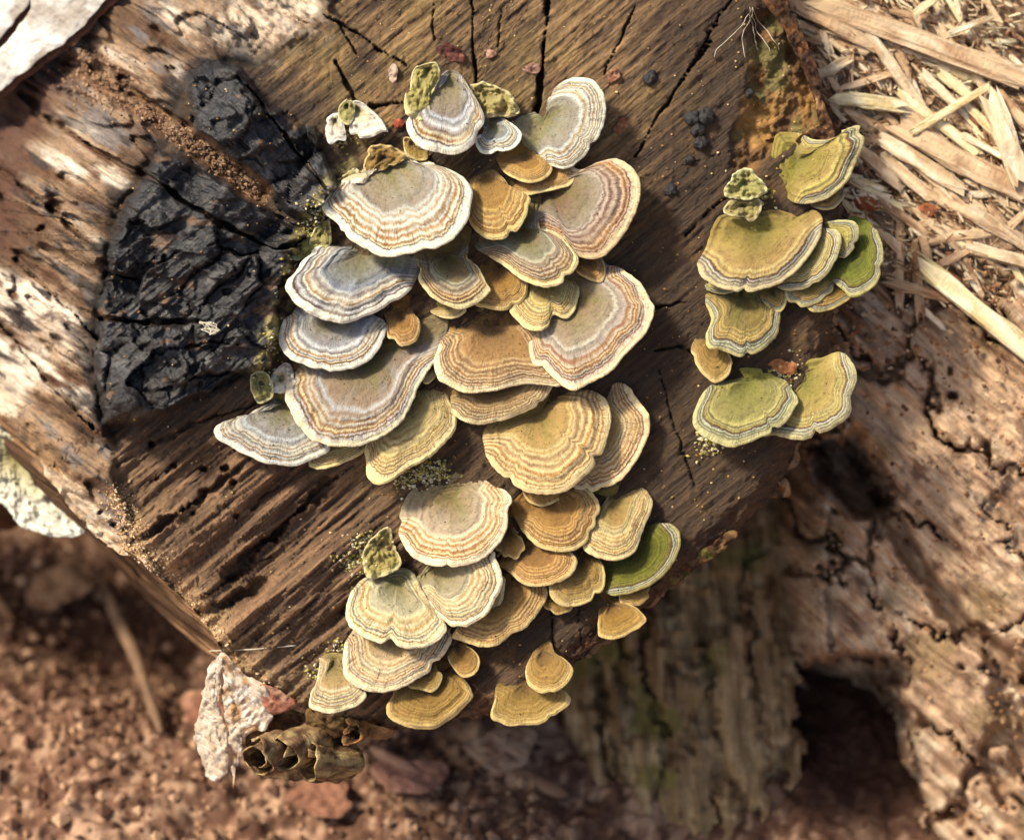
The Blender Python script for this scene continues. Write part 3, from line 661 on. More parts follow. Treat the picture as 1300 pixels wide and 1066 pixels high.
    wn_ = (S[:, None] * fr[None])[..., None]; nn = nn * 0.6 * wn_ + np.array([0, 0, 1.]) * (1 - 0.6 * wn_); nn /= np.linalg.norm(nn, axis=-1, keepdims=True)
    thick = (2.9 + 8.0 * (1 - S) ** 0.9)[:, None, None] * min(1.25, max(.7, size))
    Bt = T - nn * thick
    jm = int(np.searchsorted(S, 0.955)); jm = min(jm, ns - 2)
    root = empty(name, W(A[0], A[1], plane(A[0], A[1]) if hbase is None else hbase))
    tag(root, label, cat, group)
    def fanattr(Sv, rows): return np.stack([np.asarray(Sv)[:, None] * (0.30 + 0.70 * fr[None]), np.broadcast_to(t[None] / 100, (rows, na)), np.full((rows, na), seed * 0.37)], -1).reshape(-1, 3)
    def quads(r):
        I = np.arange(r * na).reshape(r, na); J = np.roll(I, -1, 1)
        return np.stack([I[:-1], J[:-1], J[1:], I[1:]], -1).reshape(-1, 4)
    # cap
    v = W(*np.moveaxis(T[:jm + 1].reshape(-1, 3), -1, 0)); cen = W(A[0], A[1], T[0, :, 2].mean())
    v = np.vstack([v, cen[None]]); fa = np.vstack([fanattr(S[:jm + 1], jm + 1), [[0, 0, seed * .37]]])
    c = len(v) - 1; f0 = quads(jm + 1).tolist() + [[c, (q + 1) % na, q] for q in range(na)]
    orient = 1 if rel[0, 0] * rel[3, 1] - rel[0, 1] * rel[3, 0] < 0 else -1
    fl = f0 if orient > 0 else [q[::-1] for q in f0]
    cmat = cap_mat(style, seed); mk('cap', v, fl, cmat, root, attrs=dict(fan=fa))
    # rounded pale margin
    edge = T[-1]; eo = rel / (np.hypot(*rel.T)[:, None] + 1e-6); tk = thick[-1]
    mid = (T[-1] + Bt[-1]) / 2 + np.concatenate([eo, np.zeros((na, 1))], 1) * tk * 0.55
    rows = np.concatenate([T[jm:], (0.5 * T[-1] + 0.5 * mid + np.c_[eo, 0 * eo[:, :1]] * tk * .18)[None], mid[None], (0.5 * Bt[-1] + 0.5 * mid + np.c_[eo, 0 * eo[:, :1]] * tk * .18)[None], Bt[-1][None], Bt[-2][None]])
    r = len(rows); q = quads(r)
    mk('margin', W(*np.moveaxis(rows.reshape(-1, 3), -1, 0)), q if orient > 0 else q[:, ::-1], cmat, root, attrs=dict(fan=fanattr(np.r_[S[jm:], 1, 1, 1, 1, 1], r)))
    # pore surface underneath
    pick = np.unique(np.r_[np.arange(ns - 2, -1, -3), 0])[::-1]; Bq = Bt[pick]; q = quads(len(pick))
    mk('pore_surface', W(*np.moveaxis(Bq.reshape(-1, 3), -1, 0)), q if orient > 0 else q[:, ::-1], pore_mat(style), root)
    return root

BR = [
 ('B', (510, 165), [(470, 170), (440, 240), (395, 290), (348, 325), (345, 365), (375, 415), (430, 446), (490, 458), (545, 453), (590, 425), (605, 395), (612, 370), (634, 325), (615, 270), (575, 210), (550, 170)], 'W', 'topmost white bracket with a narrow neck and one lobed lower edge', dict(k=.45)),
 ('B', (425, 140), [(378, 138), (358, 185), (355, 230), (335, 250), (338, 300), (370, 325), (400, 330), (430, 305), (432, 250), (450, 210), (468, 160), (455, 122)], 'C', 'small yellow green lobe lying over the left of the topmost white bracket', dict(k=.3, lift=12, lump=7)),
 ('B', (660, 350), [(634, 345), (635, 390), (605, 405), (610, 435), (635, 458), (680, 450), (740, 435), (765, 410), (768, 380), (735, 345), (690, 320), (650, 322)], 'W', 'little white lobe at the right shoulder of the topmost bracket', dict(k=.45, lift=6)),
 ('B', (640, 240), [(580, 205), (600, 250), (620, 290), (640, 320), (690, 318), (730, 322), (765, 300), (750, 260), (725, 225), (690, 210), (650, 188), (610, 195)], 'C', 'lumpy yellow green crust between the topmost and the comma shaped bracket', dict(k=.2, lump=14)),
 ('B', (865, 328), [(830, 306), (780, 318), (740, 350), (775, 400), (800, 440), (835, 465), (870, 495), (930, 515), (985, 490), (1040, 430), (1080, 350), (1090, 280), (1075, 225), (1040, 185), (990, 175), (930, 190), (890, 225), (870, 265), (868, 298)], 'W', 'comma shaped white bracket curling up at the upper right', dict(k=.42, lift=8)),
 ('B', (790, 462), [(692, 500), (730, 540), (790, 563), (840, 560), (878, 535), (885, 505), (860, 475), (820, 455)], 'Y', 'small tan bracket under the stalk of the comma shaped one', dict(k=.45, lift=3)),
 ('B', (830, 505), [(720, 580), (790, 608), (840, 600), (940, 580), (970, 550), (975, 515), (930, 500)], 'Y', 'thin tan shelf showing below the comma shaped bracket', dict(k=.35, lift=-4)),
 ('B', (275, 480), [(190, 555), (100, 570), (40, 630), (38, 670), (90, 720), (105, 755), (165, 790), (215, 825), (270, 842), (340, 835), (400, 810), (450, 808), (510, 775), (560, 720), (580, 670), (588, 610), (565, 560), (530, 530), (470, 505), (400, 500), (355, 470), (330, 440)], 'W', 'broad bluish white bracket, largest of the upper left', dict(k=.5)),
 ('B', (640, 530), [(560, 600), (575, 690), (590, 730), (640, 770), (690, 780), (735, 765), (765, 735), (790, 690), (808, 640), (795, 612), (740, 595), (700, 545)], 'Y', 'brown zoned bracket tucked right of the broad bluish white one', dict(k=.5)),
 ('B', (880, 600), [(800, 600), (805, 680), (840, 730), (900, 762), (945, 800), (985, 840), (1030, 850), (1080, 840), (1140, 780), (1190, 700), (1215, 620), (1212, 560), (1180, 505), (1130, 477), (1060, 490), (980, 520)], 'R', 'large olive and grey striped bracket jutting out at the upper right', dict(k=.45)),
 ('B', (770, 735), [(600, 800), (660, 845), (710, 880), (760, 920), (820, 945), (880, 955), (930, 935), (970, 890), (985, 850), (960, 810), (930, 780), (890, 755), (840, 730)], 'R', 'green based striped lobe joined below the large olive bracket', dict(k=.5, lift=6)),
 ('B', (500, 835), [(388, 885), (390, 930), (420, 975), (470, 1015), (520, 1035), (570, 1035), (620, 1010), (655, 970), (640, 940), (610, 880), (570, 845)], 'R', 'half round red brown banded bracket in the middle of the upper cluster', dict(k=.55, lift=4)),
 ('B', (690, 890), [(590, 960), (600, 1020), (640, 1035), (700, 1045), (750, 1035), (785, 1000), (795, 950), (770, 910), (730, 890)], 'Y', 'small banded bracket half hidden beside the half round red brown one', dict(k=.5)),
 ('D', (520, -15), [(360, 80), (362, 112), (390, 150), (430, 185), (480, 193), (520, 175), (540, 132), (580, 142), (610, 135), (635, 90), (648, 40), (640, 0), (600, -32)], 'T', 'cream bracket with a notched edge below the green based striped lobe', dict(k=.55)),
 ('B', (1020, 850), [(965, 880), (1000, 915), (1060, 940), (1085, 925), (1088, 890), (1075, 852)], 'Y', 'tiny tan tongue under the large olive bracket', dict(k=.5)),
 ('C', (905, 318), [(845, 335), (890, 360), (930, 365), (970, 345), (972, 322)], 'T', 'thin cream sliver beneath the half round red brown bracket', dict(k=.5)),
 ('C', (590, 125), [(510, 85), (430, 90), (370, 145), (345, 190), (313, 225), (315, 265), (345, 310), (400, 350), (470, 375), (530, 380), (600, 355), (680, 320), (750, 275), (785, 225), (808, 160), (800, 118), (740, 100)], 'W', 'white bracket just below the broad bluish one at far left', dict(k=.5)),
 ('C', (480, 350), [(340, 335), (300, 370), (278, 430), (285, 470), (320, 510), (390, 545), (470, 560), (550, 550), (610, 525), (655, 470), (675, 410), (665, 370), (620, 345)], 'W', 'rounded white bracket with one ochre ring, third down the left edge', dict(k=.5)),
 ('C', (735, 350), [(680, 395), (685, 435), (720, 465), (745, 470), (790, 450), (808, 410), (805, 370), (780, 340)], 'Y', 'little brown and cream bracket beside the ochre ringed white one', dict(k=.5)),
 ('C', (620, 500), [(360, 545), (305, 640), (320, 690), (345, 740), (380, 790), (430, 830), (490, 848), (560, 840), (620, 825), (690, 790), (740, 740), (780, 670), (810, 600), (860, 520), (900, 440), (912, 390), (900, 360), (850, 355), (800, 385)], 'B', 'large blue grey bracket with an edge sweeping up to the right', dict(k=.48)),
 ('C', (300, 690), [(260, 670), (190, 710), (150, 740), (80, 750), (40, 785), (70, 830), (130, 860), (190, 885), (230, 905), (300, 915), (370, 905), (430, 880), (465, 850), (440, 800), (380, 715)], 'W', 'pointed white bracket reaching farthest left over the bare wood', dict(k=.45, lift=-4)),
 ('C', (500, 815), [(395, 895), (410, 920), (450, 925), (530, 900), (590, 865), (592, 835)], 'T', 'thin orange cream bracket peeping out under the large blue grey one', dict(k=.4, lift=-4)),
 ('C', (760, 640), [(620, 790), (600, 850), (605, 900), (608, 950), (640, 985), (700, 970), (760, 930), (830, 895), (890, 840), (935, 780), (940, 730), (915, 670), (890, 605), (840, 590)], 'T', 'olive tan bracket hanging low right of the large blue grey one', dict(k=.38, lift=-4)),
 ('C', (845, 550), [(815, 595), (838, 610), (865, 582), (874, 552)], 'T', 'very small cream tip wedged beside the blue grey bracket edge', dict(k=.5)),
 ('D', (290, 180), [(75, 230), (40, 320), (55, 390), (100, 430), (180, 455), (260, 455), (340, 436), (420, 420), (500, 425), (570, 420), (560, 330), (500, 230), (440, 170)], 'Q', 'orange brown left half of the big double bracket in the centre', dict(k=.42)),
 ('D', (600, 50), [(470, 150), (440, 240), (450, 330), (500, 350), (545, 400), (600, 440), (660, 430), (760, 380), (850, 290), (930, 200), (965, 110), (940, 60), (900, 0), (860, -40), (800, -75), (720, -95)], 'R', 'striped right half of the big double bracket in the centre', dict(k=.42, lift=5)),
 ('D', (300, 415), [(110, 490), (130, 560), (190, 590), (260, 588), (350, 565), (440, 530), (500, 490), (530, 440), (525, 400)], 'Q', 'pale edged shelf directly under the orange brown half bracket', dict(k=.42)),
 ('D', (470, 555), [(265, 595), (245, 640), (255, 700), (280, 760), (330, 820), (390, 860), (460, 885), (530, 888), (600, 870), (660, 820), (720, 750), (765, 660), (782, 570), (770, 510), (735, 470), (680, 448), (600, 450), (540, 480)], 'T', 'large round yellow cream bracket with several concentric rings', dict(k=.45, lift=4)),
 ('D', (700, 610), [(610, 800), (625, 855), (680, 875), (740, 862), (800, 840), (850, 800), (900, 730), (940, 640), (948, 590), (930, 540), (890, 480), (850, 440), (810, 422), (750, 440)], 'T', 'greenish banded bracket behind the right edge of the large round one', dict(k=.36, lift=-6)),
 ('D', (500, 850), [(412, 870), (440, 915), (490, 935), (540, 925), (600, 875)], 'Y', 'small pale lip just under the large round bracket', dict(k=.4, lift=-8)),
 ('F', (300, 165), [(150, 180), (165, 230), (200, 290), (250, 340), (320, 362), (390, 355), (450, 315), (480, 250), (490, 190), (460, 140), (420, 120), (370, 118)], 'Y', 'golden brown speckled bracket below the large round one', dict(k=.45)),
 ('F', (550, 165), [(440, 280), (430, 345), (470, 375), (530, 392), (590, 390), (625, 360), (655, 290), (685, 210), (690, 165), (660, 125), (620, 108), (560, 106), (500, 130)], 'T', 'pale bracket with dark rim bands right of the golden brown one', dict(k=.45)),
 ('F', (620, 360), [(500, 400), (495, 455), (508, 512), (550, 532), (610, 525), (680, 495), (740, 450), (780, 390), (800, 330), (795, 285), (765, 262), (720, 256), (670, 262)], 'G', 'bright moss green bracket with a dark line along its edge', dict(k=.4)),
 ('F', (640, 490), [(570, 548), (600, 570), (650, 572), (682, 545), (685, 500)], 'D', 'small ochre knob under the bright green bracket', dict(k=.4, lift=-4)),
 ('F', (535, 570), [(490, 560), (489, 650), (492, 690), (540, 702), (600, 685), (650, 650), (668, 625), (640, 590), (590, 565), (540, 540)], 'D', 'wedge shaped ochre bracket hanging below the bright green one', dict(k=.4)),
 ('F', (420, 385), [(305, 450), (300, 500), (310, 545), (350, 570), (400, 572), (460, 550), (500, 510), (508, 460), (490, 400), (460, 360)], 'D', 'plain mustard bracket left of the bright green one', dict(k=.42)),
 ('F', (325, 530), [(272, 560), (300, 600), (340, 605), (388, 575)], 'D', 'mustard tip showing under the plain mustard bracket', dict(k=.4, lift=-5)),
 ('F', (230, 345), [(105, 400), (150, 450), (190, 485), (240, 497), (310, 490), (370, 460), (398, 420), (395, 385), (370, 360), (310, 335)], 'Y', 'narrow red banded bracket beneath the golden brown one', dict(k=.5, lift=3)),
 ('F', (135, 285), [(90, 350), (130, 385), (170, 390), (198, 355), (190, 320), (160, 280)], 'D', 'small tan tongue left of the golden brown bracket', dict(k=.45)),
 ('E', (600, 160), [(470, 110), (425, 170), (405, 240), (408, 300), (440, 350), (500, 390), (570, 408), (640, 405), (710, 385), (755, 345), (795, 300), (808, 240), (805, 195), (825, 160), (800, 125), (760, 110), (700, 70), (640, 62), (560, 78)], 'K', 'rounded cream bracket at the top of the lower left group', dict(k=.45, lift=5)),
 ('E', (400, 470), [(290, 450), (230, 510), (207, 570), (215, 620), (250, 660), (310, 690), (400, 708), (490, 712), (550, 690), (582, 650), (570, 610), (535, 570), (490, 500), (440, 425)], 'K', 'left white lobe of the twin bracket in the lower group', dict(k=.45, lift=2)),
 ('E', (540, 420), [(450, 470), (480, 530), (530, 562), (548, 592), (600, 635), (650, 637), (700, 610), (740, 580), (770, 530), (790, 470), (785, 420), (765, 380), (740, 350), (600, 355)], 'K', 'right striped lobe of the twin bracket in the lower group', dict(k=.45, lift=5)),
 ('E', (690, 490), [(690, 622), (730, 620), (770, 580), (795, 530), (800, 480), (790, 445)], 'T', 'tan second layer under the right twin lobe', dict(k=.4, lift=-5)),
 ('E', (390, 640), [(240, 640), (205, 700), (200, 790), (215, 840), (270, 875), (340, 882), (410, 865), (470, 830), (530, 790), (575, 740), (600, 690), (603, 650), (575, 625)], 'K', 'creamy white bracket below the twin bracket', dict(k=.4)),
 ('E', (165, 760), [(115, 755), (95, 840), (70, 890), (68, 930), (100, 952), (150, 962), (210, 945), (260, 920), (280, 885), (240, 850), (205, 800), (200, 750)], 'K', 'bell shaped white bracket at the lowest left corner', dict(k=.4)),
 ('E', (770, 500), [(640, 600), (605, 670), (640, 690), (710, 708), (770, 705), (830, 660), (870, 645), (910, 600), (945, 550), (960, 500), (940, 475), (880, 460)], 'Y', 'wide red brown banded bracket right of the twin bracket', dict(k=.42, lift=-3)),
 ('E', (622, 705), [(590, 745), (610, 790), (640, 825), (675, 822), (700, 790), (700, 750), (670, 715), (645, 695)], 'D', 'little club shaped tan bracket below the twin bracket', dict(k=.35)),
 ('E', (500, 800), [(436, 855), (480, 872), (530, 880), (558, 850), (562, 815), (540, 790)], 'D', 'small ochre bracket between the creamy white and the lowest tan one', dict(k=.45, lift=6)),
 ('E', (525, 840), [(385, 880), (362, 930), (370, 980), (420, 1005), (500, 1020), (560, 1010), (620, 965), (660, 925), (683, 895), (660, 850), (620, 815), (570, 805)], 'D', 'broad tan bracket at the very bottom rim of the log', dict(k=.4)),
 ('E', (945, 730), [(905, 740), (880, 800), (890, 850), (930, 880), (980, 882), (1030, 855), (1058, 800), (1030, 760), (990, 735), (970, 698)], 'D', 'small olive ochre bracket above the flat ochre fan at the bottom', dict(k=.45, lift=8)),
 ('E', (880, 850), [(780, 850), (765, 910), (750, 975), (790, 1000), (850, 1007), (930, 1000), (990, 965), (1045, 920), (1040, 890), (1000, 865), (950, 835)], 'D', 'flat ochre fan with a dark edge at the bottom rim', dict(k=.3)),
 ('G', (385, 175), [(330, 98), (308, 150), (310, 205), (335, 245), (350, 280), (380, 300), (430, 300), (480, 285), (530, 240), (565, 170), (582, 105), (570, 72), (530, 85), (490, 110), (430, 115), (390, 98)], 'O', 'uppermost yellow green bracket of the right hand cluster', dict(k=.45)),
 ('G', (470, 280), [(415, 300), (450, 320), (490, 318), (520, 290), (525, 262)], 'P', 'tan lip under the uppermost right hand bracket', dict(k=.4, lift=-4)),
 ('G', (225, 240), [(185, 225), (165, 268), (180, 292), (230, 293), (285, 275), (288, 250), (260, 220), (235, 198)], 'C', 'yellow green knob standing above the right hand cluster', dict(k=.35, lump=10, lift=6)),
 ('G', (222, 310), [(172, 298), (165, 330), (200, 345), (245, 358), (270, 335), (275, 295)], 'C', 'second yellow green knob below the first at the right', dict(k=.35, lump=8, lift=3)),
 ('G', (275, 395), [(150, 345), (110, 440), (88, 490), (110, 530), (170, 555), (240, 567), (310, 550), (370, 510), (420, 450), (450, 400), (455, 350), (430, 325), (390, 342), (330, 325)], 'O', 'largest yellow green bracket of the right hand cluster', dict(k=.45, lift=6)),
 ('G', (400, 440), [(320, 545), (360, 562), (420, 555), (470, 520), (505, 460), (515, 410), (500, 385), (460, 378)], 'O', 'tan banded bracket right behind the largest yellow green one', dict(k=.4, lift=2)),
 ('G', (480, 410), [(500, 465), (530, 465), (560, 430), (570, 390), (555, 360), (515, 353), (470, 362)], 'O', 'small upright ringed bracket between two green ones at right', dict(k=.4, lift=0)),
 ('G', (545, 440), [(520, 560), (540, 580), (580, 575), (620, 540), (640, 490), (635, 420), (610, 375), (570, 350), (545, 352)], 'G', 'vivid green bracket at the outer right edge of the log', dict(k=.35, lift=-5)),
 ('G', (420, 530), [(350, 575), (375, 605), (410, 612), (460, 590), (492, 555)], 'P', 'tan shelf under the tan banded right hand bracket', dict(k=.4, lift=-4)),
 ('G', (490, 540), [(415, 608), (460, 628), (510, 610), (552, 580), (548, 552)], 'P', 'lowest tan flap under the vivid green bracket', dict(k=.35, lift=-8)),
 ('G', (150, 530), [(106, 550), (125, 570), (160, 576), (198, 568), (202, 550)], 'O', 'thin green lip under the left of the largest right hand bracket', dict(k=.4, lift=-6)),
 ('G', (230, 590), [(112, 590), (125, 650), (110, 700), (120, 735), (160, 745), (220, 765), (280, 740), (320, 700), (330, 660), (330, 620), (310, 570)], 'P', 'square tan bracket in the middle of the right hand cluster', dict(k=.45)),
 ('G', (312, 565), [(285, 600), (330, 630), (352, 600), (345, 560)], 'P', 'small tan flap at the right shoulder of the square bracket', dict(k=.35)),
 ('G', (130, 720), [(80, 708), (70, 750), (90, 800), (130, 840), (165, 830), (188, 795), (180, 765), (150, 715)], 'D', 'drooping mustard lobe left below the square bracket', dict(k=.3)),
 ('G', (235, 840), [(130, 850), (85, 910), (75, 965), (110, 1005), (180, 1035), (240, 1015), (310, 985), (360, 940), (385, 895), (365, 860), (335, 830), (280, 805), (210, 803)], 'O', 'lowest left yellow green fan of the right hand cluster', dict(k=.42, lift=6)),
 ('G', (410, 840), [(285, 990), (320, 1000), (390, 1015), (440, 1000), (510, 965), (545, 930), (545, 880), (562, 830), (545, 780), (510, 750), (460, 768), (410, 785)], 'O', 'lowest right yellow green fan overlapping the log edge', dict(k=.4)),
 ('B', (75, 330), [(42, 335), (45, 400), (60, 420), (85, 405), (115, 405), (105, 345), (90, 312)], 'S', 'small torn white scrap left of the topmost bracket', dict(k=.3, lump=4)),
 ('B', (150, 285), [(132, 310), (130, 380), (160, 385), (168, 400), (210, 395), (250, 375), (272, 375), (255, 340), (220, 300), (165, 262)], 'S', 'larger ragged white scrap left of the topmost bracket', dict(k=.3, lump=4)),
 ('B', (118, 275), [(90, 285), (92, 330), (125, 350), (145, 320), (148, 270), (120, 245)], 'C', 'green nub at the head of the ragged white scrap', dict(k=.3, lump=5, lift=4)),
 ('B', (255, 475), [(195, 450), (190, 540), (240, 520), (300, 500), (340, 470), (300, 440), (240, 425)], 'D', 'rough brown knob at the back of the broad bluish white bracket', dict(k=.3, lump=9, lift=6)),
 ('B', (375, 420), [(335, 400), (340, 450), (380, 480), (420, 475), (415, 445), (380, 430), (360, 400)], 'D', 'small ochre nodule beside the rough brown knob', dict(k=.3, lump=6, lift=4)),
 ('E', (340, 330), [(285, 330), (272, 400), (290, 450), (360, 440), (410, 400), (390, 330), (370, 270), (340, 280)], 'C', 'dusty yellow crust behind the twin bracket', dict(k=.2, lump=10)),
 ('C', (215, 610), [(180, 575), (175, 630), (200, 680), (250, 660), (250, 610), (225, 570)], 'C', 'yellow crust knob left of the large blue grey bracket', dict(k=.25, lump=9)),
 ('C', (290, 590), [(255, 580), (250, 630), (290, 645), (330, 610), (335, 565), (300, 535)], 'S', 'white powdery tuft left of the large blue grey bracket', dict(k=.25, lump=9)),
 ('C', (420, 60), [(335, 105), (345, 150), (390, 140), (440, 95), (470, 60), (465, 0), (445, 10), (430, 50)], 'C', 'pale green crust strip left of the second white bracket', dict(k=.15, lump=8)),
 ('B', (40, 610), [(5, 640), (0, 690), (40, 690), (80, 640), (120, 560), (165, 545), (150, 515), (110, 540)], 'C', 'yellow green crust at the left shoulder of the broad white bracket', dict(k=.15, lump=8)),
 ('B', (25, 760), [(0, 740), (-20, 790), (10, 815), (55, 800), (60, 760), (45, 710)], 'C', 'small yellow green crust lump between the two upper white brackets', dict(k=.2, lump=7)),
]
POLY = [[(x * REG[b[0]][2] + REG[b[0]][0], y * REG[b[0]][2] + REG[b[0]][1]) for x, y in b[2]] for b in BR]
for j, (reg, A, pts, st, lab, kw) in enumerate(BR):
    bracket(reg, A, pts, st, lab, own=j, **kw)
bracket('P', (20, 580), [(-60, 560), (-40, 620), (5, 640), (30, 668), (75, 682), (106, 674), (98, 640), (70, 605), (42, 560), (18, 535), (-20, 520)], 'S', 'thick blurred white bracket low on the left side of the log', k=.3, lump=8, hbase=-215)

# DETAILS
# ------------------------------------------------------------------ small builders
def closed_curve(P, step):
    P = np.array(P, float); n = len(P); seg = np.hypot(*(np.roll(P, -1, 0) - P).T); cum = np.r_[0, np.cumsum(seg)]; per = cum[-1]
    na = int(max(18, per / step)); t = np.linspace(0, per, na, endpoint=False); idx = np.interp(t, cum, np.arange(n + 1)); i = np.floor(idx).astype(int) % n; f = (idx - np.floor(idx))[:, None]
    g = lambda q: P[(i + q) % n]
    return 0.5 * ((2 * g(0)) + (-g(-1) + g(1)) * f + (2 * g(-1) - 5 * g(0) + 4 * g(1) - g(2)) * f ** 2 + (-g(-1) + 3 * g(0) - 3 * g(1) + g(2)) * f ** 3), t, per
def colmix(x, y, pal, seed, sc=20):
    c = np.broadcast_to(lin(pal[0]), x.shape + (3,)).copy()
    for j, p in enumerate(pal[1:]): c = mixc(c, sst(0.0, 0.4, fbm(x / sc, y / sc, 4, seed + 3 * j)), p)
    return np.concatenate([c, np.ones(x.shape + (1,))], -1)
def sheet(name, poly, hfun, pal, mat, seed, thick=6, parent=None, rough=2.0, jag=2.0, step=3.2, ga=0.6, sc=20):
    """a solid flake: outline on the log, its own height, thickness, rough top and ragged rim"""
    R, t, per = closed_curve(poly, step); cen = R.mean(0); na = len(R)
    R = R + jag * np.stack([fbm(t / 12, t * 0, 3, seed), fbm(t / 12, t * 0 + 9, 3, seed + 1)], 1)
    ns = int(np.clip(np.hypot(*(R - cen).T).max() / step, 5, 50)); S = np.linspace(0.04, 1, ns)
    x = cen[0] + (R[:, 0] - cen[0])[None] * S[:, None]; y = cen[1] + (R[:, 1] - cen[1])[None] * S[:, None]
    u = x * math.cos(ga) + y * math.sin(ga); v = -x * math.sin(ga) + y * math.cos(ga)
    h = hfun(x, y) + rough * (fbm(u / 22, v / 9, 3, seed + 4) + 0.6 * fbm(x / 6, y / 6, 2, seed + 5)) - 0.25 * thick * S[:, None] ** 6
    hb = h - thick * (1 - 0.4 * S[:, None] ** 4)
    X = np.concatenate([x, x[::-1]]); Yy = np.concatenate([y, y[::-1]]); H = np.concatenate([h, hb[::-1]])
    r = len(X); I = np.arange(r * na).reshape(r, na); J = np.roll(I, -1, 1)
    q = np.stack([I[:-1], J[:-1], J[1:], I[1:]], -1).reshape(-1, 4).tolist(); q.append(I[0][::-1].tolist()); q.append(I[-1].tolist())
    a = R[0] - cen; b = R[2] - cen
    if a[0] * b[1] - a[1] * b[0] > 0: q = [k[::-1] for k in q]
    C = colmix(X, Yy, pal, seed + 20, sc)
    G = np.stack([X * math.cos(ga) + Yy * math.sin(ga), -X * math.sin(ga) + Yy * math.cos(ga), H], -1)
    return mk(name, W(X, Yy, H).reshape(-1, 3), q, mat, parent, attrs=dict(col=C.reshape(-1, 4), gp=G.reshape(-1, 3)))
def rod(name, pts, rad, pal, mat, seed, parent=None, flat=1.0, ragged=0.25, sides=8, nseg=10, twist=0.0, square=None):
    """a splinter, twig or thread along local points (x, y, h)"""
    P = np.array([loc(*p) for p in pts]); m = len(P)
    t = np.linspace(0, 1, nseg); P = np.stack([np.interp(t * (m - 1), np.arange(m), P[:, k]) for k in range(3)], 1)
    V = []; G = []
    L = np.linalg.norm(np.diff(P, axis=0), axis=1).sum()
    for i in range(nseg):
        d = P[min(i + 1, nseg - 1)] - P[max(i - 1, 0)]; d /= np.linalg.norm(d) + 1e-9
        a = np.cross(d, Tv); a /= np.linalg.norm(a) + 1e-9; b = np.cross(a, d)
        th = np.linspace(0, 2 * np.pi, sides, endpoint=False) + twist * t[i]
        e = min(t[i], 1 - t[i]); tap = min(1, (0.35 if square is None else 0.78) + e * 5) if ragged > 0 else 1
        rr = rad * tap * (1 + 0.22 * vn(th * 1.6 + 10, i * 0.6 + 0 * th, seed) + 0.12 * vn(th * 4, i * 1.7 + 0 * th, seed + 1))
        shift = d[None] * (ragged * rad * 2.0 * vn(th * 2.2 + 3, th * 0 + i, seed + 2) * (e < 0.12))[:, None]
        cs_, sn_ = np.cos(th), np.sin(th)
        if square: cs_, sn_ = np.sign(cs_) * np.abs(cs_) ** square, np.sign(sn_) * np.abs(sn_) ** square; rr = rad * tap * (1 + 0.20 * vn(th * 2.6 + 10, i * 0.35 + 0 * th, seed) + 0.10 * vn(th * 9, i * 0.2 + 0 * th, seed + 1))
        V.append(P[i] + shift + rr[:, None] * (cs_[:, None] * a + flat * sn_[:, None] * b))
        G.append(np.stack([t[i] * L + 0 * th, th * rad + seed * 3.1, 0 * th + seed], 1))
    V = np.concatenate(V); V[:, 2] -= Z0; V *= PX; G = np.concatenate(G)
    I = np.arange(nseg * sides).reshape(nseg, sides); J = np.roll(I, -1, 1)
    q = np.stack([I[:-1], J[:-1], J[1:], I[1:]], -1).reshape(-1, 4)[:, ::-1].tolist(); q.append(I[0].tolist()); q.append(I[-1][::-1].tolist())
    C = colmix(G[:, 0] * 0.5 + seed * 9, G[:, 1] * 3, pal, seed + 30, 14)
    return mk(name, V, q, mat, parent, attrs=dict(col=C, gp=G), smooth=sides > 5 and square is None)

# ------------------------------------------------------------------ bark left on the log
M_flake = wood_mat('bark_flake', 0.8, 0.25, 1.0, 0.3)
M_white = wood_mat('white_bark', 0.7, 0.3, 0.5, 0.22, 0.8)
def over(dx, sl=(0, 0), c=(0, 0), base=None):
    def f(x, y):
        b = face_h(np.array([c[0]]), np.array([c[1]]))[0] if base is None else base
        return b + dx + sl[0] * (x - c[0]) + sl[1] * (y - c[1])
    return f
for q, poly in enumerate([[(-90, -40), (34, -50), (38, 0), (22, 22), (-4, 54), (-70, 112), (-110, 60)], [(44, -50), (150, -40), (128, 8), (92, 46), (55, 72), (22, 98), (-10, 122), (-66, 148), (-60, 114), (2, 60), (28, 26), (46, -2)]]):
    sheet('bark_sheet', poly, over(0, (0.35, -0.1), (40, 40), -140 - 3 * q), [(184, 179, 170), (206, 202, 195), (158, 148, 136)], M_white, 501 + 50 * q, 9, log, 1.6, 2.5, sc=26)
sheet('bark_edge', [(-90, -30), (60, -40), (160, -30), (136, 14), (98, 53), (60, 80), (26, 106), (-6, 130), (-66, 158), (-106, 70)], over(0, (0.35, -0.1), (40, 40), -152), [(96, 64, 48), (72, 46, 36)], M_flake, 512, 16, log, 2, 3)
sheet('torn_bark', [(98, -30), (170, -50), (255, -30), (262, 6), (232, 22), (205, 16), (172, 36), (140, 44), (118, 40), (86, 52), (62, 34), (78, 6)], over(0, (0.35, -0.4), (150, 0), -150), [(176, 146, 118), (214, 196, 180), (120, 84, 58), (210, 160, 90)], M_flake, 502, 8, log, 8, 5, sc=14)
sheet('torn_bark', [(140, 30), (180, 22), (212, 14), (200, 32), (170, 42), (168, 48), (146, 44)], over(0, (0.3, -0.3), (170, 30), -158), [(196, 140, 70), (150, 100, 50)], M_flake, 503, 4, log, 3, 3)
sheet('bark_flap', [(274, 832), (282, 858), (279, 885), (284, 920), (289, 955), (286, 984), (268, 990), (254, 955), (248, 920), (256, 880), (264, 852)], over(0, (0.7, -0.5), (290, 900), -34), [(196, 180, 158), (212, 200, 182), (176, 152, 124)], M_flake, 504, 9, log, 7, 6, sc=6)
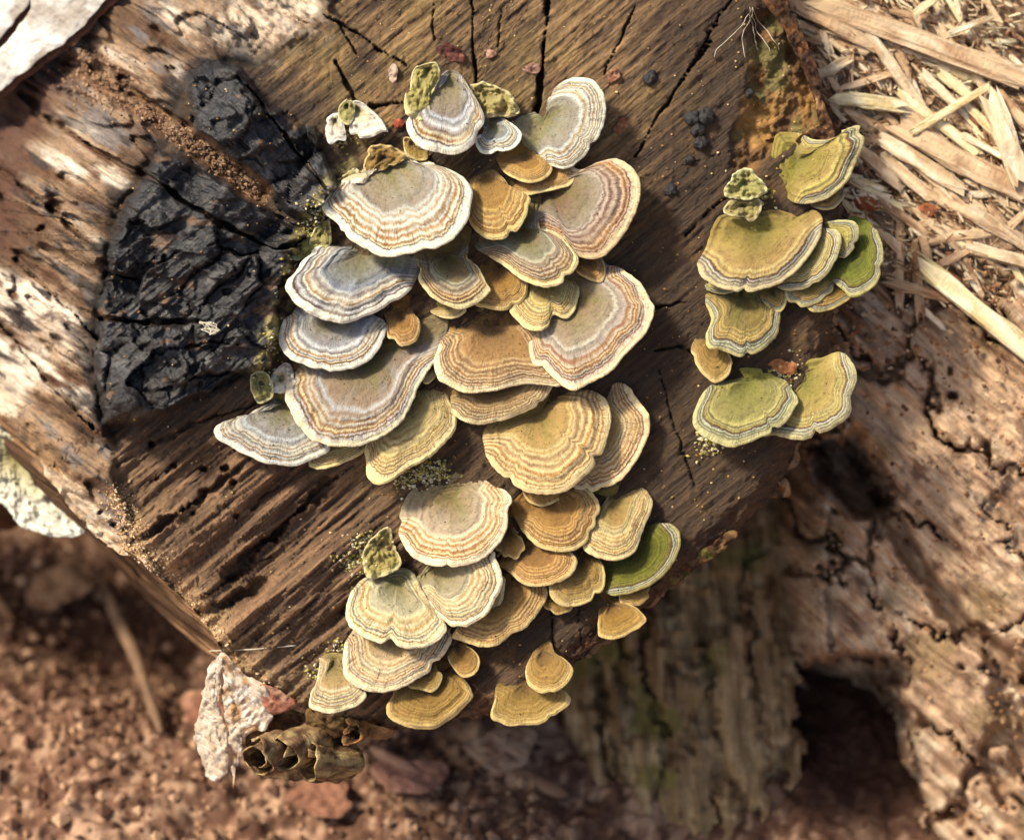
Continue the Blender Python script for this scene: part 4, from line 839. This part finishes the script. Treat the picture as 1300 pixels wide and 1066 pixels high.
sheet('bark_flap', [(278, 826), (302, 846), (330, 868), (348, 900), (338, 925), (316, 934), (303, 960), (298, 1000), (293, 960), (287, 915), (282, 880), (286, 855)], over(0, (0.2, -0.5), (290, 900), -40), [(206, 186, 162), (184, 142, 98), (220, 206, 190)], M_flake, 511, 7, log, 6, 6, sc=12)
sheet('bark_flap', [(330, 870), (352, 876), (376, 892), (366, 902), (346, 906), (334, 892)], over(0, (0, -0.4), (350, 890), -22), [(150, 96, 76), (190, 150, 120)], M_flake, 505, 6, log, 4, 3, sc=8)
sheet('bark_flap', [(392, 900), (420, 905), (440, 912), (432, 930), (412, 942), (398, 934), (388, 915)], over(0, (0, -0.5), (410, 915), -36), [(110, 84, 48), (140, 116, 62), (70, 48, 30)], M_flake, 506, 7, log, 6, 4, sc=8)
sheet('bark_flap', [(440, 912), (470, 918), (500, 926), (490, 936), (455, 932)], over(0, (0, -0.5), (470, 924), -36), [(120, 88, 56), (160, 122, 76)], M_flake, 507, 6, log, 5, 4, sc=8)
sheet('bark_strip', [(940, -70), (990, -15), (1016, 38), (1040, 96), (1060, 150), (1066, 172), (1052, 170), (1034, 122), (1008, 66), (980, 12), (930, -50)], over(0, (-0.3, 0), (1010, 50), 0), [(84, 58, 38), (128, 84, 48), (56, 38, 26)], M_flake, 508, 12, log, 5, 3, sc=12)
sheet('bark_strip', [(1040, 118), (1062, 176), (1058, 186), (1036, 178), (1012, 182), (1016, 172), (1042, 166), (1034, 130)], over(0, (-0.2, 0), (1040, 160), 4), [(96, 64, 40), (150, 112, 74), (66, 44, 28)], M_flake, 509, 8, log, 6, 3, sc=9)
for k, (poly, hb, pal) in enumerate([
    ([(948, 622), (975, 600), (1000, 612), (1004, 632), (985, 622), (968, 640), (950, 660), (930, 672)], -52, [(110, 78, 50), (150, 114, 78), (70, 46, 30)]),
    ([(1000, 420), (1040, 395), (1050, 460), (1030, 520), (1008, 500), (1012, 460)], -38, [(70, 48, 30), (100, 74, 40), (120, 110, 50)]),
    ([(700, 838), (740, 832), (780, 800), (770, 790), (735, 815), (698, 826)], -36, [(66, 44, 30), (104, 74, 46)]),
    ([(850, 742), (900, 712), (935, 684), (925, 676), (885, 700), (846, 730)], -40, [(74, 50, 32), (120, 84, 52), (104, 94, 44)])]):
    sheet('bark_strip', poly, over(0, (0, -0.2), poly[0], hb), pal, M_flake, 520 + 7 * k, 10, log, 7, 4, sc=9)
def curl(p0, p1, r0, r1, turns, seed, ph, pal):
    """bark rolled into a tube"""
    A = loc(*p0); B = loc(*p1); d = (B - A) / np.linalg.norm(B - A); a = np.cross(d, Tv); a /= np.linalg.norm(a); b = np.cross(a, d)
    nt_, nl = 64, 14; tt = np.linspace(0, 1, nt_); V = []; C = []; G = []
    for side in (0, 1):
        for i in range(nl):
            l = i / (nl - 1); th = ph + tt * turns * 2 * np.pi
            r = (r0 + (r1 - r0) * l) * (0.55 + 0.45 * tt) - side * 1.7
            r = r * (1 + 0.16 * vn(th * 1.1, l * 3 + 0 * th, seed) + 0.10 * vn(0 * th + l * 4, th * 0, seed + 4)) + 3.4 * fbm(th * 2.2, l * 8 + 0 * th, 3, seed + 1)
            off = (vn(tt * 6, tt * 0 + (i > nl / 2), seed + 2) * 16 * max(0, abs(l - .5) - .3) / .2)
            V.append(A + (B - A) * l + off[:, None] * d + r[:, None] * (np.cos(th)[:, None] * a + np.sin(th)[:, None] * b))
            C.append(colmix(th * r0, l * 40 + 0 * th, pal, seed, 9)); G.append(np.stack([th * r0, l * 60 + 0 * th, 0 * th], 1))
    V = np.concatenate(V); V[:, 2] -= Z0; V *= PX
    I = np.arange(2 * nl * nt_).reshape(2, nl, nt_); o_, n_ = I
    q = np.concatenate([np.stack([o_[:-1, :-1], o_[1:, :-1], o_[1:, 1:], o_[:-1, 1:]], -1).reshape(-1, 4), np.stack([n_[:-1, :-1], n_[:-1, 1:], n_[1:, 1:], n_[1:, :-1]], -1).reshape(-1, 4),
        np.stack([o_[0, :-1], o_[0, 1:], n_[0, 1:], n_[0, :-1]], -1), np.stack([o_[-1, :-1], n_[-1, :-1], n_[-1, 1:], o_[-1, 1:]], -1),
        np.stack([o_[:-1, -1], o_[1:, -1], n_[1:, -1], n_[:-1, -1]], -1), np.stack([o_[:-1, 0], n_[:-1, 0], n_[1:, 0], o_[1:, 0]], -1)])
    return mk('bark_curl', V, q, M_flake, log, attrs=dict(col=np.concatenate(C), gp=np.concatenate(G)))
cp = [(120, 92, 62), (156, 126, 88), (84, 60, 40), (176, 152, 104)]
sheet('bark_flap', [(318, 905), (360, 900), (430, 918), (456, 950), (440, 990), (330, 985), (312, 950)], over(0, (0, -0.3), (380, 940), -72), [(104, 78, 52), (140, 110, 72), (70, 50, 34)], M_flake, 513, 8, log, 6, 4, sc=10)
curl((324, 964, 34), (358, 952, -40), 27, 25, 1.5, 601, 0.4, cp)
curl((356, 958, 14), (396, 946, -50), 25, 28, 1.4, 602, 1.4, cp)
curl((388, 966, 0), (440, 970, -70), 28, 22, 1.4, 603, 2.2, cp)
curl((446, 934, -14), (470, 922, -66), 14, 15, 1.3, 605, 2.6, [(150, 104, 62), (120, 104, 58), (86, 60, 38)])

# ------------------------------------------------------------------ black beads, bud scales, flakes on the cut face
M_bead = plain('black_bead', (22, 21, 21), (52, 48, 45), 900, 0.55, 0.0012, 0.4)
def bead(x, y, r, lab, hb=None):
    n, m_ = 14, 20; V = []; hb = face_h([x], [y])[0] if hb is None else hb
    for i in range(n):
        ph = math.pi * i / (n - 1) * 0.98 + 0.01; th = np.linspace(0, 2 * np.pi, m_, endpoint=False)
        rr = r * (1 + 0.30 * vn(np.cos(th) * math.sin(ph) * 2.2 + x, np.sin(th) * math.sin(ph) * 2.2 + math.cos(ph) * 2, int(x)))
        V.append(np.stack([x + rr * np.cos(th) * math.sin(ph), y + rr * np.sin(th) * math.sin(ph), hb + 0.25 * r + 0.75 * rr * math.cos(ph)], 1))
    V = np.concatenate(V); I = np.arange(n * m_).reshape(n, m_); J = np.roll(I, -1, 1)
    q = np.stack([I[:-1], J[:-1], J[1:], I[1:]], -1).reshape(-1, 4).tolist(); q.append(I[0][::-1].tolist()); q.append(I[-1].tolist())
    o = mk('black_bead', W(*V.T), q, M_bead, at=W(x, y, hb)); tag(o, lab, 'fungus', 'black beads on the cut face')
for x, y, r, lab in [(826, 99, 9, 'lone black bead right of the comma shaped bracket'), (880, 150, 10, 'left bead of the upper black pair at the right'), (896, 147, 11, 'right bead of the upper black pair at the right'),
                     (886, 164, 10, 'black bead just under the upper black pair'), (890, 182, 9, 'lowest black bead of the right hand row'), (851, 242, 9, 'black bead low on the bare wood between the clusters'), (876, 203, 6, 'small oval black bead under the row'), (950, 118, 6, 'tiny shiny black bead in the crumbly right corner')]:
    bead(x, y, r, lab)
bead(158, 508, 17, 'round black blister on the lowest char block'); bead(205, 508, 13, 'smaller black blister right of the round one on the char')
for k, (poly, pal, lab) in enumerate([
    ([(548, 66), (552, 58), (570, 55), (586, 62), (592, 76), (578, 80), (560, 76)], [(92, 52, 44), (128, 80, 58), (70, 42, 36)], 'dark red bud scale above the topmost bracket'),
    ([(492, 92), (500, 80), (507, 92), (500, 106)], [(176, 148, 126), (196, 172, 152)], 'pale pink flake left above the topmost bracket'),
    ([(664, 86), (674, 78), (684, 84), (682, 94), (670, 96)], [(150, 116, 98), (128, 90, 74)], 'pink flake beside the wide crack'),
    ([(772, 92), (782, 84), (790, 94), (780, 102), (774, 108)], [(144, 98, 72), (168, 124, 94)], 'orange pink flake right of the wide crack'),
    ([(616, 64), (626, 62), (630, 72), (620, 76)], [(150, 112, 92), (176, 140, 118)], 'little brown pink flake between the two upper cracks'),
    ([(780, 160), (792, 150), (800, 160), (790, 170), (776, 172)], [(130, 88, 62), (160, 116, 84)], 'curled brown flake right of the comma shaped bracket'),
    ([(976, 462), (992, 456), (1010, 464), (1008, 474), (990, 476)], [(150, 96, 58), (176, 120, 76)], 'orange brown flake above the lowest right fans'),
    ([(500, 155), (508, 150), (512, 158), (504, 162)], [(150, 70, 50), (170, 90, 64)], 'tiny red flake beside the topmost bracket')]):
    c = np.mean(poly, 0); o = sheet('bud_scale', poly, over(4, (0.25, -0.3), tuple(c)), pal, M_flake, 540 + 5 * k, 2.5, None, 4, 4.0, 1.6, sc=5); tag(o, lab, 'flake', 'flakes stuck to the cut face')

# threads
M_thread = plain('pale_fibre', (186, 176, 150), (214, 206, 184), 900, 0.7, 0.0001)
def thread(name, pts, r, lab, cat='fibre'):
    o = rod(name, pts, r, [(200, 190, 164)], M_thread, 7, None, 1.0, 0, 6, 24); tag(o, lab, cat)
f = face_h
thread('spider_thread', [(266, 826, f([266], [826])[0] + 3), (320, 824, f([320], [824])[0] + 9), (376, 819, f([376], [819])[0] + 7)], 0.6, 'fine pale thread stretched over the lower left wood')
rj = np.random.default_rng(41)
for j in range(5):
    pts = []; x, y = 950 + rj.uniform(-6, 6), 8 + rj.uniform(0, 14); dx = rj.uniform(-.3, .5)
    for q in range(12):
        pts.append((x, y, f([x], [y])[0] + 5 + rj.uniform(0, 4))); dx = 0.75 * dx + rj.normal(0.05, .35); x += 5 * dx; y += 5
    thread('rootlet', pts, 0.35, ['%s hair thin rootlet at the crumbly right corner' % w for w in ('shortest', 'second', 'middle', 'fourth', 'longest')][j], 'root')
pts = []
for q in range(60):
    a = q * 0.9; pts.append((266 + 12 * math.sin(a * 0.73) * math.cos(q * .11) + 4 * math.sin(a * 2.1), 416 + 7 * math.cos(a * 0.57) + 2 * math.cos(a * 2.3), f([266], [416])[0] + 9 + 4 * math.sin(a * 0.31)))
o = rod('lint_tuft', pts, 0.55, [(220, 218, 210)], M_thread, 9, None, 1.0, 0, 5, 180); tag(o, 'little tangle of white lint caught on the char', 'lint')

# ------------------------------------------------------------------ splinters and litter on the rotten log
M_chip = wood_mat('pale_splinter', 0.8, 0.25, 0.8, 0.35)
CPAL = [[(218, 194, 158), (232, 214, 184), (182, 150, 112)], [(206, 176, 138), (224, 200, 166), (164, 128, 94)], [(184, 150, 114), (208, 178, 142), (138, 102, 74)], [(224, 206, 160), (236, 224, 190), (196, 170, 118)]]
def splinter(x0, y0, x1, y1, w, p, seed, lab, grp=None, dz=2, flat=0.45, name='wood_splinter'):
    hh = rlog_h(np.array([x0, (x0 + x1) / 2, x1], float), np.array([y0, (y0 + y1) / 2, y1], float)) + dz + w * flat * 0.6
    hm = max(hh[1], (hh[0] + hh[2]) / 2)
    o = rod(name, [(x0, y0, hh[0]), ((x0 + x1) / 2, (y0 + y1) / 2, hm), (x1, y1, hh[2])], w / 2, CPAL[p], M_chip, seed, None, flat, 0.9, 14, 14, 0.1, 0.55)
    tag(o, lab, 'splinter', grp); return o
def zc(l): return [(900 + a * .3096, 0 + b * .3096) for a, b in l]
TR = [((330, 10), (690, 195), 62, 2, 'short tan slab at top right behind the log corner', 8), ((430, 10), (1300, 330), 92, 1, 'longest tan slab running down from the top right', 14), ((700, 130), (1100, 300), 40, 2, 'narrow slab along the lower side of the longest slab', 10),
      ((530, 400), (800, 440), 62, 3, 'stout square ended cream chip beside the right cluster', 14), ((450, 310), (560, 250), 46, 0, 'short pale chip under the short tan slab', 8), ((885, 310), (1025, 440), 40, 0, 'pale straight splinter crossing the cream stick', 12),
      ((840, 540), (1145, 355), 34, 3, 'cream stick rising to the right', 20), ((1165, 430), (1270, 715), 92, 0, 'broad pale splinter at the right border', 18), ((1200, 400), (1310, 520), 50, 1, 'tan splinter above the broad pale one', 8),
      ((790, 530), (1310, 800), 96, 1, 'long broad slab in the middle of the litter', 6), ((740, 590), (1020, 765), 64, 0, 'pointed pale slab below the cream stick', 10), ((955, 305), (1060, 385), 46, 3, 'stubby cream chip above the crossing splinters', 9),
      ((885, 780), (1310, 1000), 54, 1, 'long tan lath near the lower litter', 8), ((1090, 860), (1310, 1020), 42, 0, 'pale lath below the long tan one', 10), ((600, 735), (712, 775), 26, 3, 'small cream sliver right of the uppermost green bracket', 8),
      ((690, 815), (910, 965), 32, 2, 'thin tan sliver in the lower litter', 8), ((820, 290), (812, 400), 22, 2, 'upright brown twig piece near the top litter', 10), ((470, 135), (492, 205), 30, 0, 'small pale curl under the short tan slab', 8),
      ((990, 135), (1150, 75), 26, 0, 'thin pale sliver lying on the longest slab', 22), ((850, 55), (925, -5), 36, 3, 'cream sliver at the top border', 22), ((1030, 60), (1010, -10), 20, 0, 'short upright sliver at the top border', 22),
      ((880, 975), (900, 1075), 34, 2, 'stubby brown chip pointing down', 8), ((1180, 620), (1300, 690), 30, 0, 'pale sliver right of the long broad slab', 12), ((560, 450), (740, 540), 30, 1, 'tan sliver under the stout cream chip', 7), ((1050, 560), (1200, 640), 30, 0, 'white flecked sliver on the long broad slab', 16)]
for j, (a, b, w, p, lab, dz) in enumerate(TR):
    (x0, y0), (x1, y1) = zc([a, b]); splinter(x0, y0, x1, y1, w * .3096, p, 700 + 11 * j, lab, 'large splinters on the rotten log', dz)
splinter(1170, 337, 1325, 462, 26, 3, 990, 'thick cream stick lying across the right border', None, 14, 0.8)
splinter(1186, 340, 1228, 318, 11, 2, 991, 'ochre chip at the head of the thick cream stick', None, 8)
splinter(1128, 358, 1204, 378, 14, 2, 992, 'dull tan piece left of the thick cream stick', None, 8)
rs = np.random.default_rng(77)
cnt = 0; seen_labels = set(); tries = 0
while cnt < 230:
    x = rs.uniform(1010, 1360); y = rs.uniform(-60, 470)
    if y > 300 + 0.45 * (x - 1080) + rs.normal(0, 35): continue
    a = math.radians(rs.normal(40, 17 if rs.random() < .75 else 50)); L = rs.uniform(16, 70) * (1.9 if rs.random() < .25 else 0.9); w = rs.uniform(3.5, 10) * (1.7 if L > 70 else 1)
    p = int(rs.integers(0, 3)) if rs.random() < .8 else 3
    near = min(TR, key=lambda t_: min((900 + t_[0][0] * .3096 * (1 - f_) + t_[1][0] * .3096 * f_ - x) ** 2 + ((t_[0][1] * (1 - f_) + t_[1][1] * f_) * .3096 - y) ** 2 for f_ in (0, .5, 1)))[4]
    nt_ = next(t_ for t_ in TR if t_[4] == near); ddx = x - 900 - (nt_[0][0] + nt_[1][0]) / 2 * .3096; ddy = y - (nt_[0][1] + nt_[1][1]) / 2 * .3096
    relw = ('right of' if ddx > 0 else 'left of') if abs(ddx) > abs(ddy) else ('below' if ddy > 0 else 'above')
    lab = '%s %s splinter %s the %s' % ('tiny' if L < 26 else 'short' if L < 48 else 'mid sized' if L < 80 else 'long', ('pale', 'tan', 'brown', 'cream')[p], relw, near)
    if len(lab.split()) > 16: lab = lab.replace('mid sized', 'middling')
    if lab in seen_labels or len(lab.split()) > 16:
        tries += 1
        if tries < 4000: continue
    seen_labels.add(lab)
    splinter(x - L / 2 * math.cos(a), y - L / 2 * math.sin(a), x + L / 2 * math.cos(a), y + L / 2 * math.sin(a), w, p, 1200 + 7 * cnt, lab, 'small splinters on the rotten log', rs.uniform(1, 7), rs.uniform(.35, .7)); cnt += 1
for k, (x, y, r, pal, lab) in enumerate([(1097, 258, 17, [(150, 84, 50), (120, 66, 44)], 'rust brown leaf scrap right of the uppermost green bracket'), (1136, 172, 12, [(150, 96, 60), (176, 124, 84)], 'nut brown bud under the stout cream chip'), (1200, 358, 16, [(120, 66, 46), (150, 90, 60)], 'dark red brown leaf scrap beside the thick cream stick'),
                                      (1178, 268, 12, [(156, 92, 58), (130, 74, 50)], 'brown leaf scrap in the lower litter'), (1240, 152, 12, [(130, 80, 54), (160, 104, 70)], 'brown leaf scrap left of the broad pale splinter')]):
    th = np.linspace(0, 2 * np.pi, 9, endpoint=False); poly = [(x + r * (1 + .35 * math.sin(3 * t + k)) * math.cos(t), y + .7 * r * (1 + .3 * math.cos(2 * t + k)) * math.sin(t)) for t in th]
    o = sheet('leaf_scrap', poly, over(10, (0.3, -0.3), (x, y), float(rlog_h(np.array([x]), np.array([y]))[0])), pal, M_flake, 640 + 5 * k, 2.5, None, 3, 2, 2.4, sc=8); tag(o, lab, 'leaf', 'leaf scraps in the litter')

# ------------------------------------------------------------------ crumbs: frass, sawdust, soil grains
OCT = np.array([(1, 0, 0), (-1, 0, 0), (0, 1, 0), (0, -1, 0), (0, 0, 1), (0, 0, -1)], float)
OF = np.array([(0, 2, 4), (2, 1, 4), (1, 3, 4), (3, 0, 4), (2, 0, 5), (1, 2, 5), (3, 1, 5), (0, 3, 5)])
def crumbs(name, x, y, h, r, pal, seed, lab, parent=None):
    n = len(x); rs = np.random.default_rng(seed)
    o = OCT[None] * rs.uniform(.6, 1.3, (n, 6, 1)); th = rs.uniform(0, 6.28, n); ph = rs.uniform(0, 3.14, n)
    c, s_ = np.cos(th)[:, None], np.sin(th)[:, None]; ox, oy, oz = o[..., 0] * 1.3, o[..., 1], o[..., 2] * .9
    ox, oy = ox * c - oy * s_, ox * s_ + oy * c; c, s_ = np.cos(ph)[:, None], np.sin(ph)[:, None]; oy, oz = oy * c - oz * s_, oy * s_ + oz * c
    X = x[:, None] + ox * r[:, None]; Yy = y[:, None] + oy * r[:, None]; H = (h + r * .35)[:, None] + oz * r[:, None]
    pi = rs.integers(0, len(pal), n); C = np.array([lin(p) for p in pal])[pi] * rs.uniform(.75, 1.2, (n, 1)); C = np.repeat(np.c_[np.clip(C, 0, .9), np.ones(n)], 6, 0)
    V = W(X, Yy, H).reshape(-1, 3); F_ = (OF[None] + 6 * np.arange(n)[:, None, None]).reshape(-1, 3)
    ob = mk(name, V, F_, M_flake, parent, attrs=dict(col=C, gp=np.stack([X, Yy, H], -1).reshape(-1, 3)), smooth=False)
    ob['kind'] = 'stuff'
    if parent is None: ob['label'] = lab; ob['category'] = 'crumbs'
    return ob
rs = np.random.default_rng(5)
# frass in the channel between the char blocks
t = rs.random(1500); ch = np.array([(96, 82), (150, 118), (240, 178), (332, 246)], float)
cx_ = np.interp(t * 3, range(4), ch[:, 0]) + rs.normal(0, 1, 1500) * (6 + 14 * (t < .3)); cy_ = np.interp(t * 3, range(4), ch[:, 1]) + rs.normal(0, 1, 1500) * (6 + 12 * (t < .3))
crumbs('frass', cx_, cy_, face_h(cx_, cy_), rs.uniform(0.9, 3.6, 1500), [(138, 108, 84), (116, 88, 66), (162, 132, 104), (96, 72, 56)], 6, 'brown beetle frass filling the channel between the char blocks')
# sawdust specks over the cut face, thicker near the fungi and the lower rim
n = 3600; sx = rs.uniform(140, 1050, n); sy = rs.uniform(0, 900, n)
ok = pip(sx, sy, OUT) & pip(sx, sy, FACE) & (rs.random(n) < 0.45 + 0.3 * fbm(sx / 60, sy / 60, 3, 3)); sx, sy = sx[ok], sy[ok]
crumbs('sawdust', sx, sy, face_h(sx, sy), rs.uniform(.5, 1.7, len(sx)) ** 1.2, [(190, 158, 98), (214, 190, 140), (150, 116, 70), (170, 120, 60)], 8, 'fine tan sawdust specks sprinkled over the cut face')
# crumbly lower left border of the log
t = rs.random(2600); EP = np.array([e for e in EDGE if e[1] > 575], float); sg = rs.uniform(0, len(EP) - 1, 2600)
ex = np.interp(sg, range(len(EP)), EP[:, 0]) + rs.normal(-5, 12, 2600); ey = np.interp(sg, range(len(EP)), EP[:, 1]) + rs.normal(5, 7, 2600)
ok = pip(ex, ey, OUT); ex, ey = ex[ok], ey[ok]
crumbs('wood_dust', ex, ey, face_h(ex, ey), rs.uniform(.5, 2.4, len(ex)), [(204, 170, 126), (176, 140, 98), (222, 196, 156), (130, 98, 68)], 9, 'pale crumbly wood dust along the lower left border of the log')
# yellow dust crusts beside the fungi
CR = [(352, 430), (345, 480), (395, 300), (405, 270), (470, 700), (462, 690), (450, 715), (540, 600), (520, 610), (560, 600), (440, 170), (380, 345), (900, 560), (960, 250), (985, 300), (1000, 470), (640, 690), (430, 830), (410, 850)]
gx_, gy_ = [], []
for (a, b) in CR:
    gx_.append(a + rs.normal(0, 10, 90)); gy_.append(b + rs.normal(0, 10, 90))
gx_ = np.concatenate(gx_); gy_ = np.concatenate(gy_); crumbs('lichen_dust', gx_, gy_, face_h(gx_, gy_), rs.uniform(.8, 2.8, len(gx_)), [(176, 162, 84), (206, 194, 140), (150, 136, 60), (222, 214, 180)], 10, 'yellow grey lichen dust around the feet of the fungi')
# crumbs on the rotten log
n = 4200; x = rs.uniform(1000, 1380, n); y = rs.uniform(-60, 1080, n) ** 1.0; ok = rs.random(n) < np.where(y < 450, 1.0, 0.35); x, y = x[ok], y[ok]
crumbs('wood_crumbs', x, y, rlog_h(x, y) + 5, rs.uniform(1.0, 4.6, len(x)), [(176, 138, 102), (136, 100, 70), (196, 164, 128), (104, 72, 52), (150, 104, 70)], 12, 'loose brown wood crumbs scattered over the rotten log')
# soil crumbs on the ground in front
n = 2600; gxw = rs.uniform(-0.18, 0.01, n); gyw = rs.uniform(float(pa[1]) - 0.02, float(pb[1]), n); gz = ground_z(gxw, gyw)
def soil(n, X, Yy, Z_, r, pal, seed):
    rs2 = np.random.default_rng(seed); o = OCT[None] * rs2.uniform(.6, 1.3, (n, 6, 1)) * r[:, None, None]
    V = (np.stack([X, Yy, Z_ + r * .3], 1)[:, None] + o).reshape(-1, 3); F_ = (OF[None] + 6 * np.arange(n)[:, None, None]).reshape(-1, 3)
    C = np.array([lin(p) for p in pal])[rs2.integers(0, len(pal), n)]; C = np.repeat(np.c_[C, np.ones(n)], 6, 0)
    ob = mk('soil_crumbs', V, F_, M_flake, attrs=dict(col=C, gp=V / PX), smooth=False); ob['kind'] = 'stuff'; ob['label'] = 'loose crumbs of leaf mould on the forest floor'; ob['category'] = 'crumbs'
soil(n, gxw, gyw, gz, rs.uniform(2, 9, n) ** 1.0 * PX * rs.choice([.6, 1, 1.5], n), [(140, 104, 80), (166, 128, 98), (108, 76, 58), (182, 146, 114), (84, 58, 44)], 13)

# twigs and leaves lying in the hollow at the lower left, and a branch added at the left to shade it
M_twig = wood_mat('dead_twig', 0.8, 0.25, 0.8, 0.4)
def gpt(x, y, up=0.0):
    """foot point on the ground seen at this place of the photo"""
    h = -470 + (950 - y) * -1.19
    for _ in range(12):
        p = W(x, y, h); g = float(ground_z(np.array([p[0]]), np.array([p[1]]))[0]); h += (g + up * PX - p[2]) / PX * 0.6
    return (x, y, h)
for k, (a, b, r, pal, lab) in enumerate([((128, 735), (205, 930), 9, [(116, 90, 68), (138, 108, 82)], 'blurred brown twig slanting down the hollow at the lower left'),
        ((20, 790), (-60, 700), 10, [(120, 90, 62), (150, 116, 84)], 'short brown twig at the left border'), ((330, 985), (250, 880), 8, [(130, 92, 66), (160, 120, 88)], 'brown twig behind the bark flap'), ((560, 1000), (470, 950), 9, [(170, 130, 104), (196, 160, 130)], 'pale twig below the lowest tan bracket'),
        ((600, 960), (720, 1010), 12, [(140, 104, 80), (170, 134, 104)], 'thick blurred twig under the flat ochre fan')]):
    p, q = gpt(*a, 12), gpt(*b, 12); o = rod('dead_twig', [p, tuple((np.array(p) + np.array(q)) / 2 + [4, 0, 8]), q], r, pal, M_twig, 1500 + k * 5, None, 0.9, 0.3, 10, 14); tag(o, lab, 'twig', 'twigs on the forest floor')
for k, (x, y, r, pal, lab) in enumerate([(192, 712, 26, [(176, 122, 96), (150, 98, 74)], 'small pinkish brown leaf just below the log edge'), (70, 745, 40, [(150, 116, 86), (120, 86, 60)], 'brown leaf in the hollow at the left'), (260, 900, 34, [(146, 100, 78), (176, 130, 104)], 'reddish leaf left of the bark flap'),
        (520, 985, 46, [(170, 124, 104), (140, 98, 80)], 'pink brown leaf below the lowest tan bracket'), (640, 950, 44, [(184, 152, 126), (150, 112, 88)], 'pale leaf below the flat ochre fan'), (410, 1010, 40, [(150, 104, 80), (120, 80, 60)], 'brown leaf under the bark curls'), (300, 800, 36, [(110, 76, 58), (90, 60, 46)], 'dark leaf in the hollow under the log')]):
    p = gpt(x, y, 14); th = np.linspace(0, 2 * np.pi, 11, endpoint=False)
    poly = [(x + r * (1 + .25 * math.sin(3 * t + k)) * math.cos(t), y + .6 * r * (1 + .25 * math.cos(2 * t + 2 * k)) * math.sin(t)) for t in th]
    sl = (0.25 * math.sin(k * 2.1), 0.9 + 0.3 * math.cos(k * 1.7))
    o = sheet('dead_leaf', poly, over(16, sl, (x, y), p[2]), pal, M_flake, 1600 + 5 * k, 3, None, 5, 3, 3.5, sc=12); tag(o, lab, 'leaf', 'dead leaves on the forest floor')

br = body(None, 'shade_branch', M_twig, [(-700, 330, -300), (-420, 440, -380), (-180, 540, -450), (-30, 612, -520), (24, 650, -560)], [95, 92, 86, 70, 34], 1700, (112, 82, 58))  # added, mostly hidden, to cast shade on the lower left hollow
tag(br, 'added brown branch end shading the hollow, behind the blurred white bracket at the left border', 'branch')

# dirt that has fallen on the caps
CP = np.concatenate(CAPS); pk = np.random.default_rng(21).choice(len(CP), 1500, replace=False); CP = CP[pk]
crumbs('cap_dirt', CP[:, 0], CP[:, 1], CP[:, 2], np.random.default_rng(22).uniform(.35, 1.15, len(CP)) ** 1.3, [(92, 66, 40), (70, 50, 34), (176, 150, 96), (120, 90, 52)], 23, 'tiny dark specks of dirt lying on the fungus caps')

rs = np.random.default_rng(31); n = 2600; x = rs.uniform(1005, 1380, n); y = rs.uniform(-70, 470, n); ok = y < 330 + 0.45 * (x - 1080); x, y = x[ok], y[ok]; n = len(x)
a = rs.normal(0.7, 0.6, n); L = rs.uniform(3, 13, n); w = rs.uniform(.5, 1.6, n); h0 = rlog_h(x, y) + rs.uniform(1, 13, n); tl = rs.normal(0, .25, n)
c_, s_ = np.cos(a), np.sin(a); B = np.array([(-1, -1, 0), (-1, 1, 0), (1, 1, 0), (1, -1, 0), (-.9, 0, 1.2), (1.1, 0, 1.2)], float)
lx = B[None, :, 0] * L[:, None]; ly = B[None, :, 1] * w[:, None]; lh = B[None, :, 2] * w[:, None] + tl[:, None] * lx
Xc = x[:, None] + lx * c_[:, None] - ly * s_[:, None]; Yc = y[:, None] + lx * s_[:, None] + ly * c_[:, None]; Hc = h0[:, None] + lh
Fq = np.array([(0, 3, 5), (0, 5, 4), (1, 4, 5), (1, 5, 2), (0, 4, 1), (3, 2, 5), (0, 1, 2), (0, 2, 3)])
Cc = np.array([lin(p) for p in [(214, 190, 150), (190, 158, 120), (230, 212, 176), (150, 114, 80), (120, 88, 62)]])[rs.integers(0, 5, n)]; Cc = np.repeat(np.c_[Cc, np.ones(n)], 6, 0)
ob = mk('chaff', W(Xc, Yc, Hc).reshape(-1, 3), (Fq[None] + 6 * np.arange(n)[:, None, None]).reshape(-1, 3), M_chip, attrs=dict(col=Cc, gp=np.stack([Xc, Yc, Hc], -1).reshape(-1, 3)), smooth=False)
ob['kind'] = 'stuff'; ob['label'] = 'fine wood chaff between the splinters on the rotten log'; ob['category'] = 'chaff'
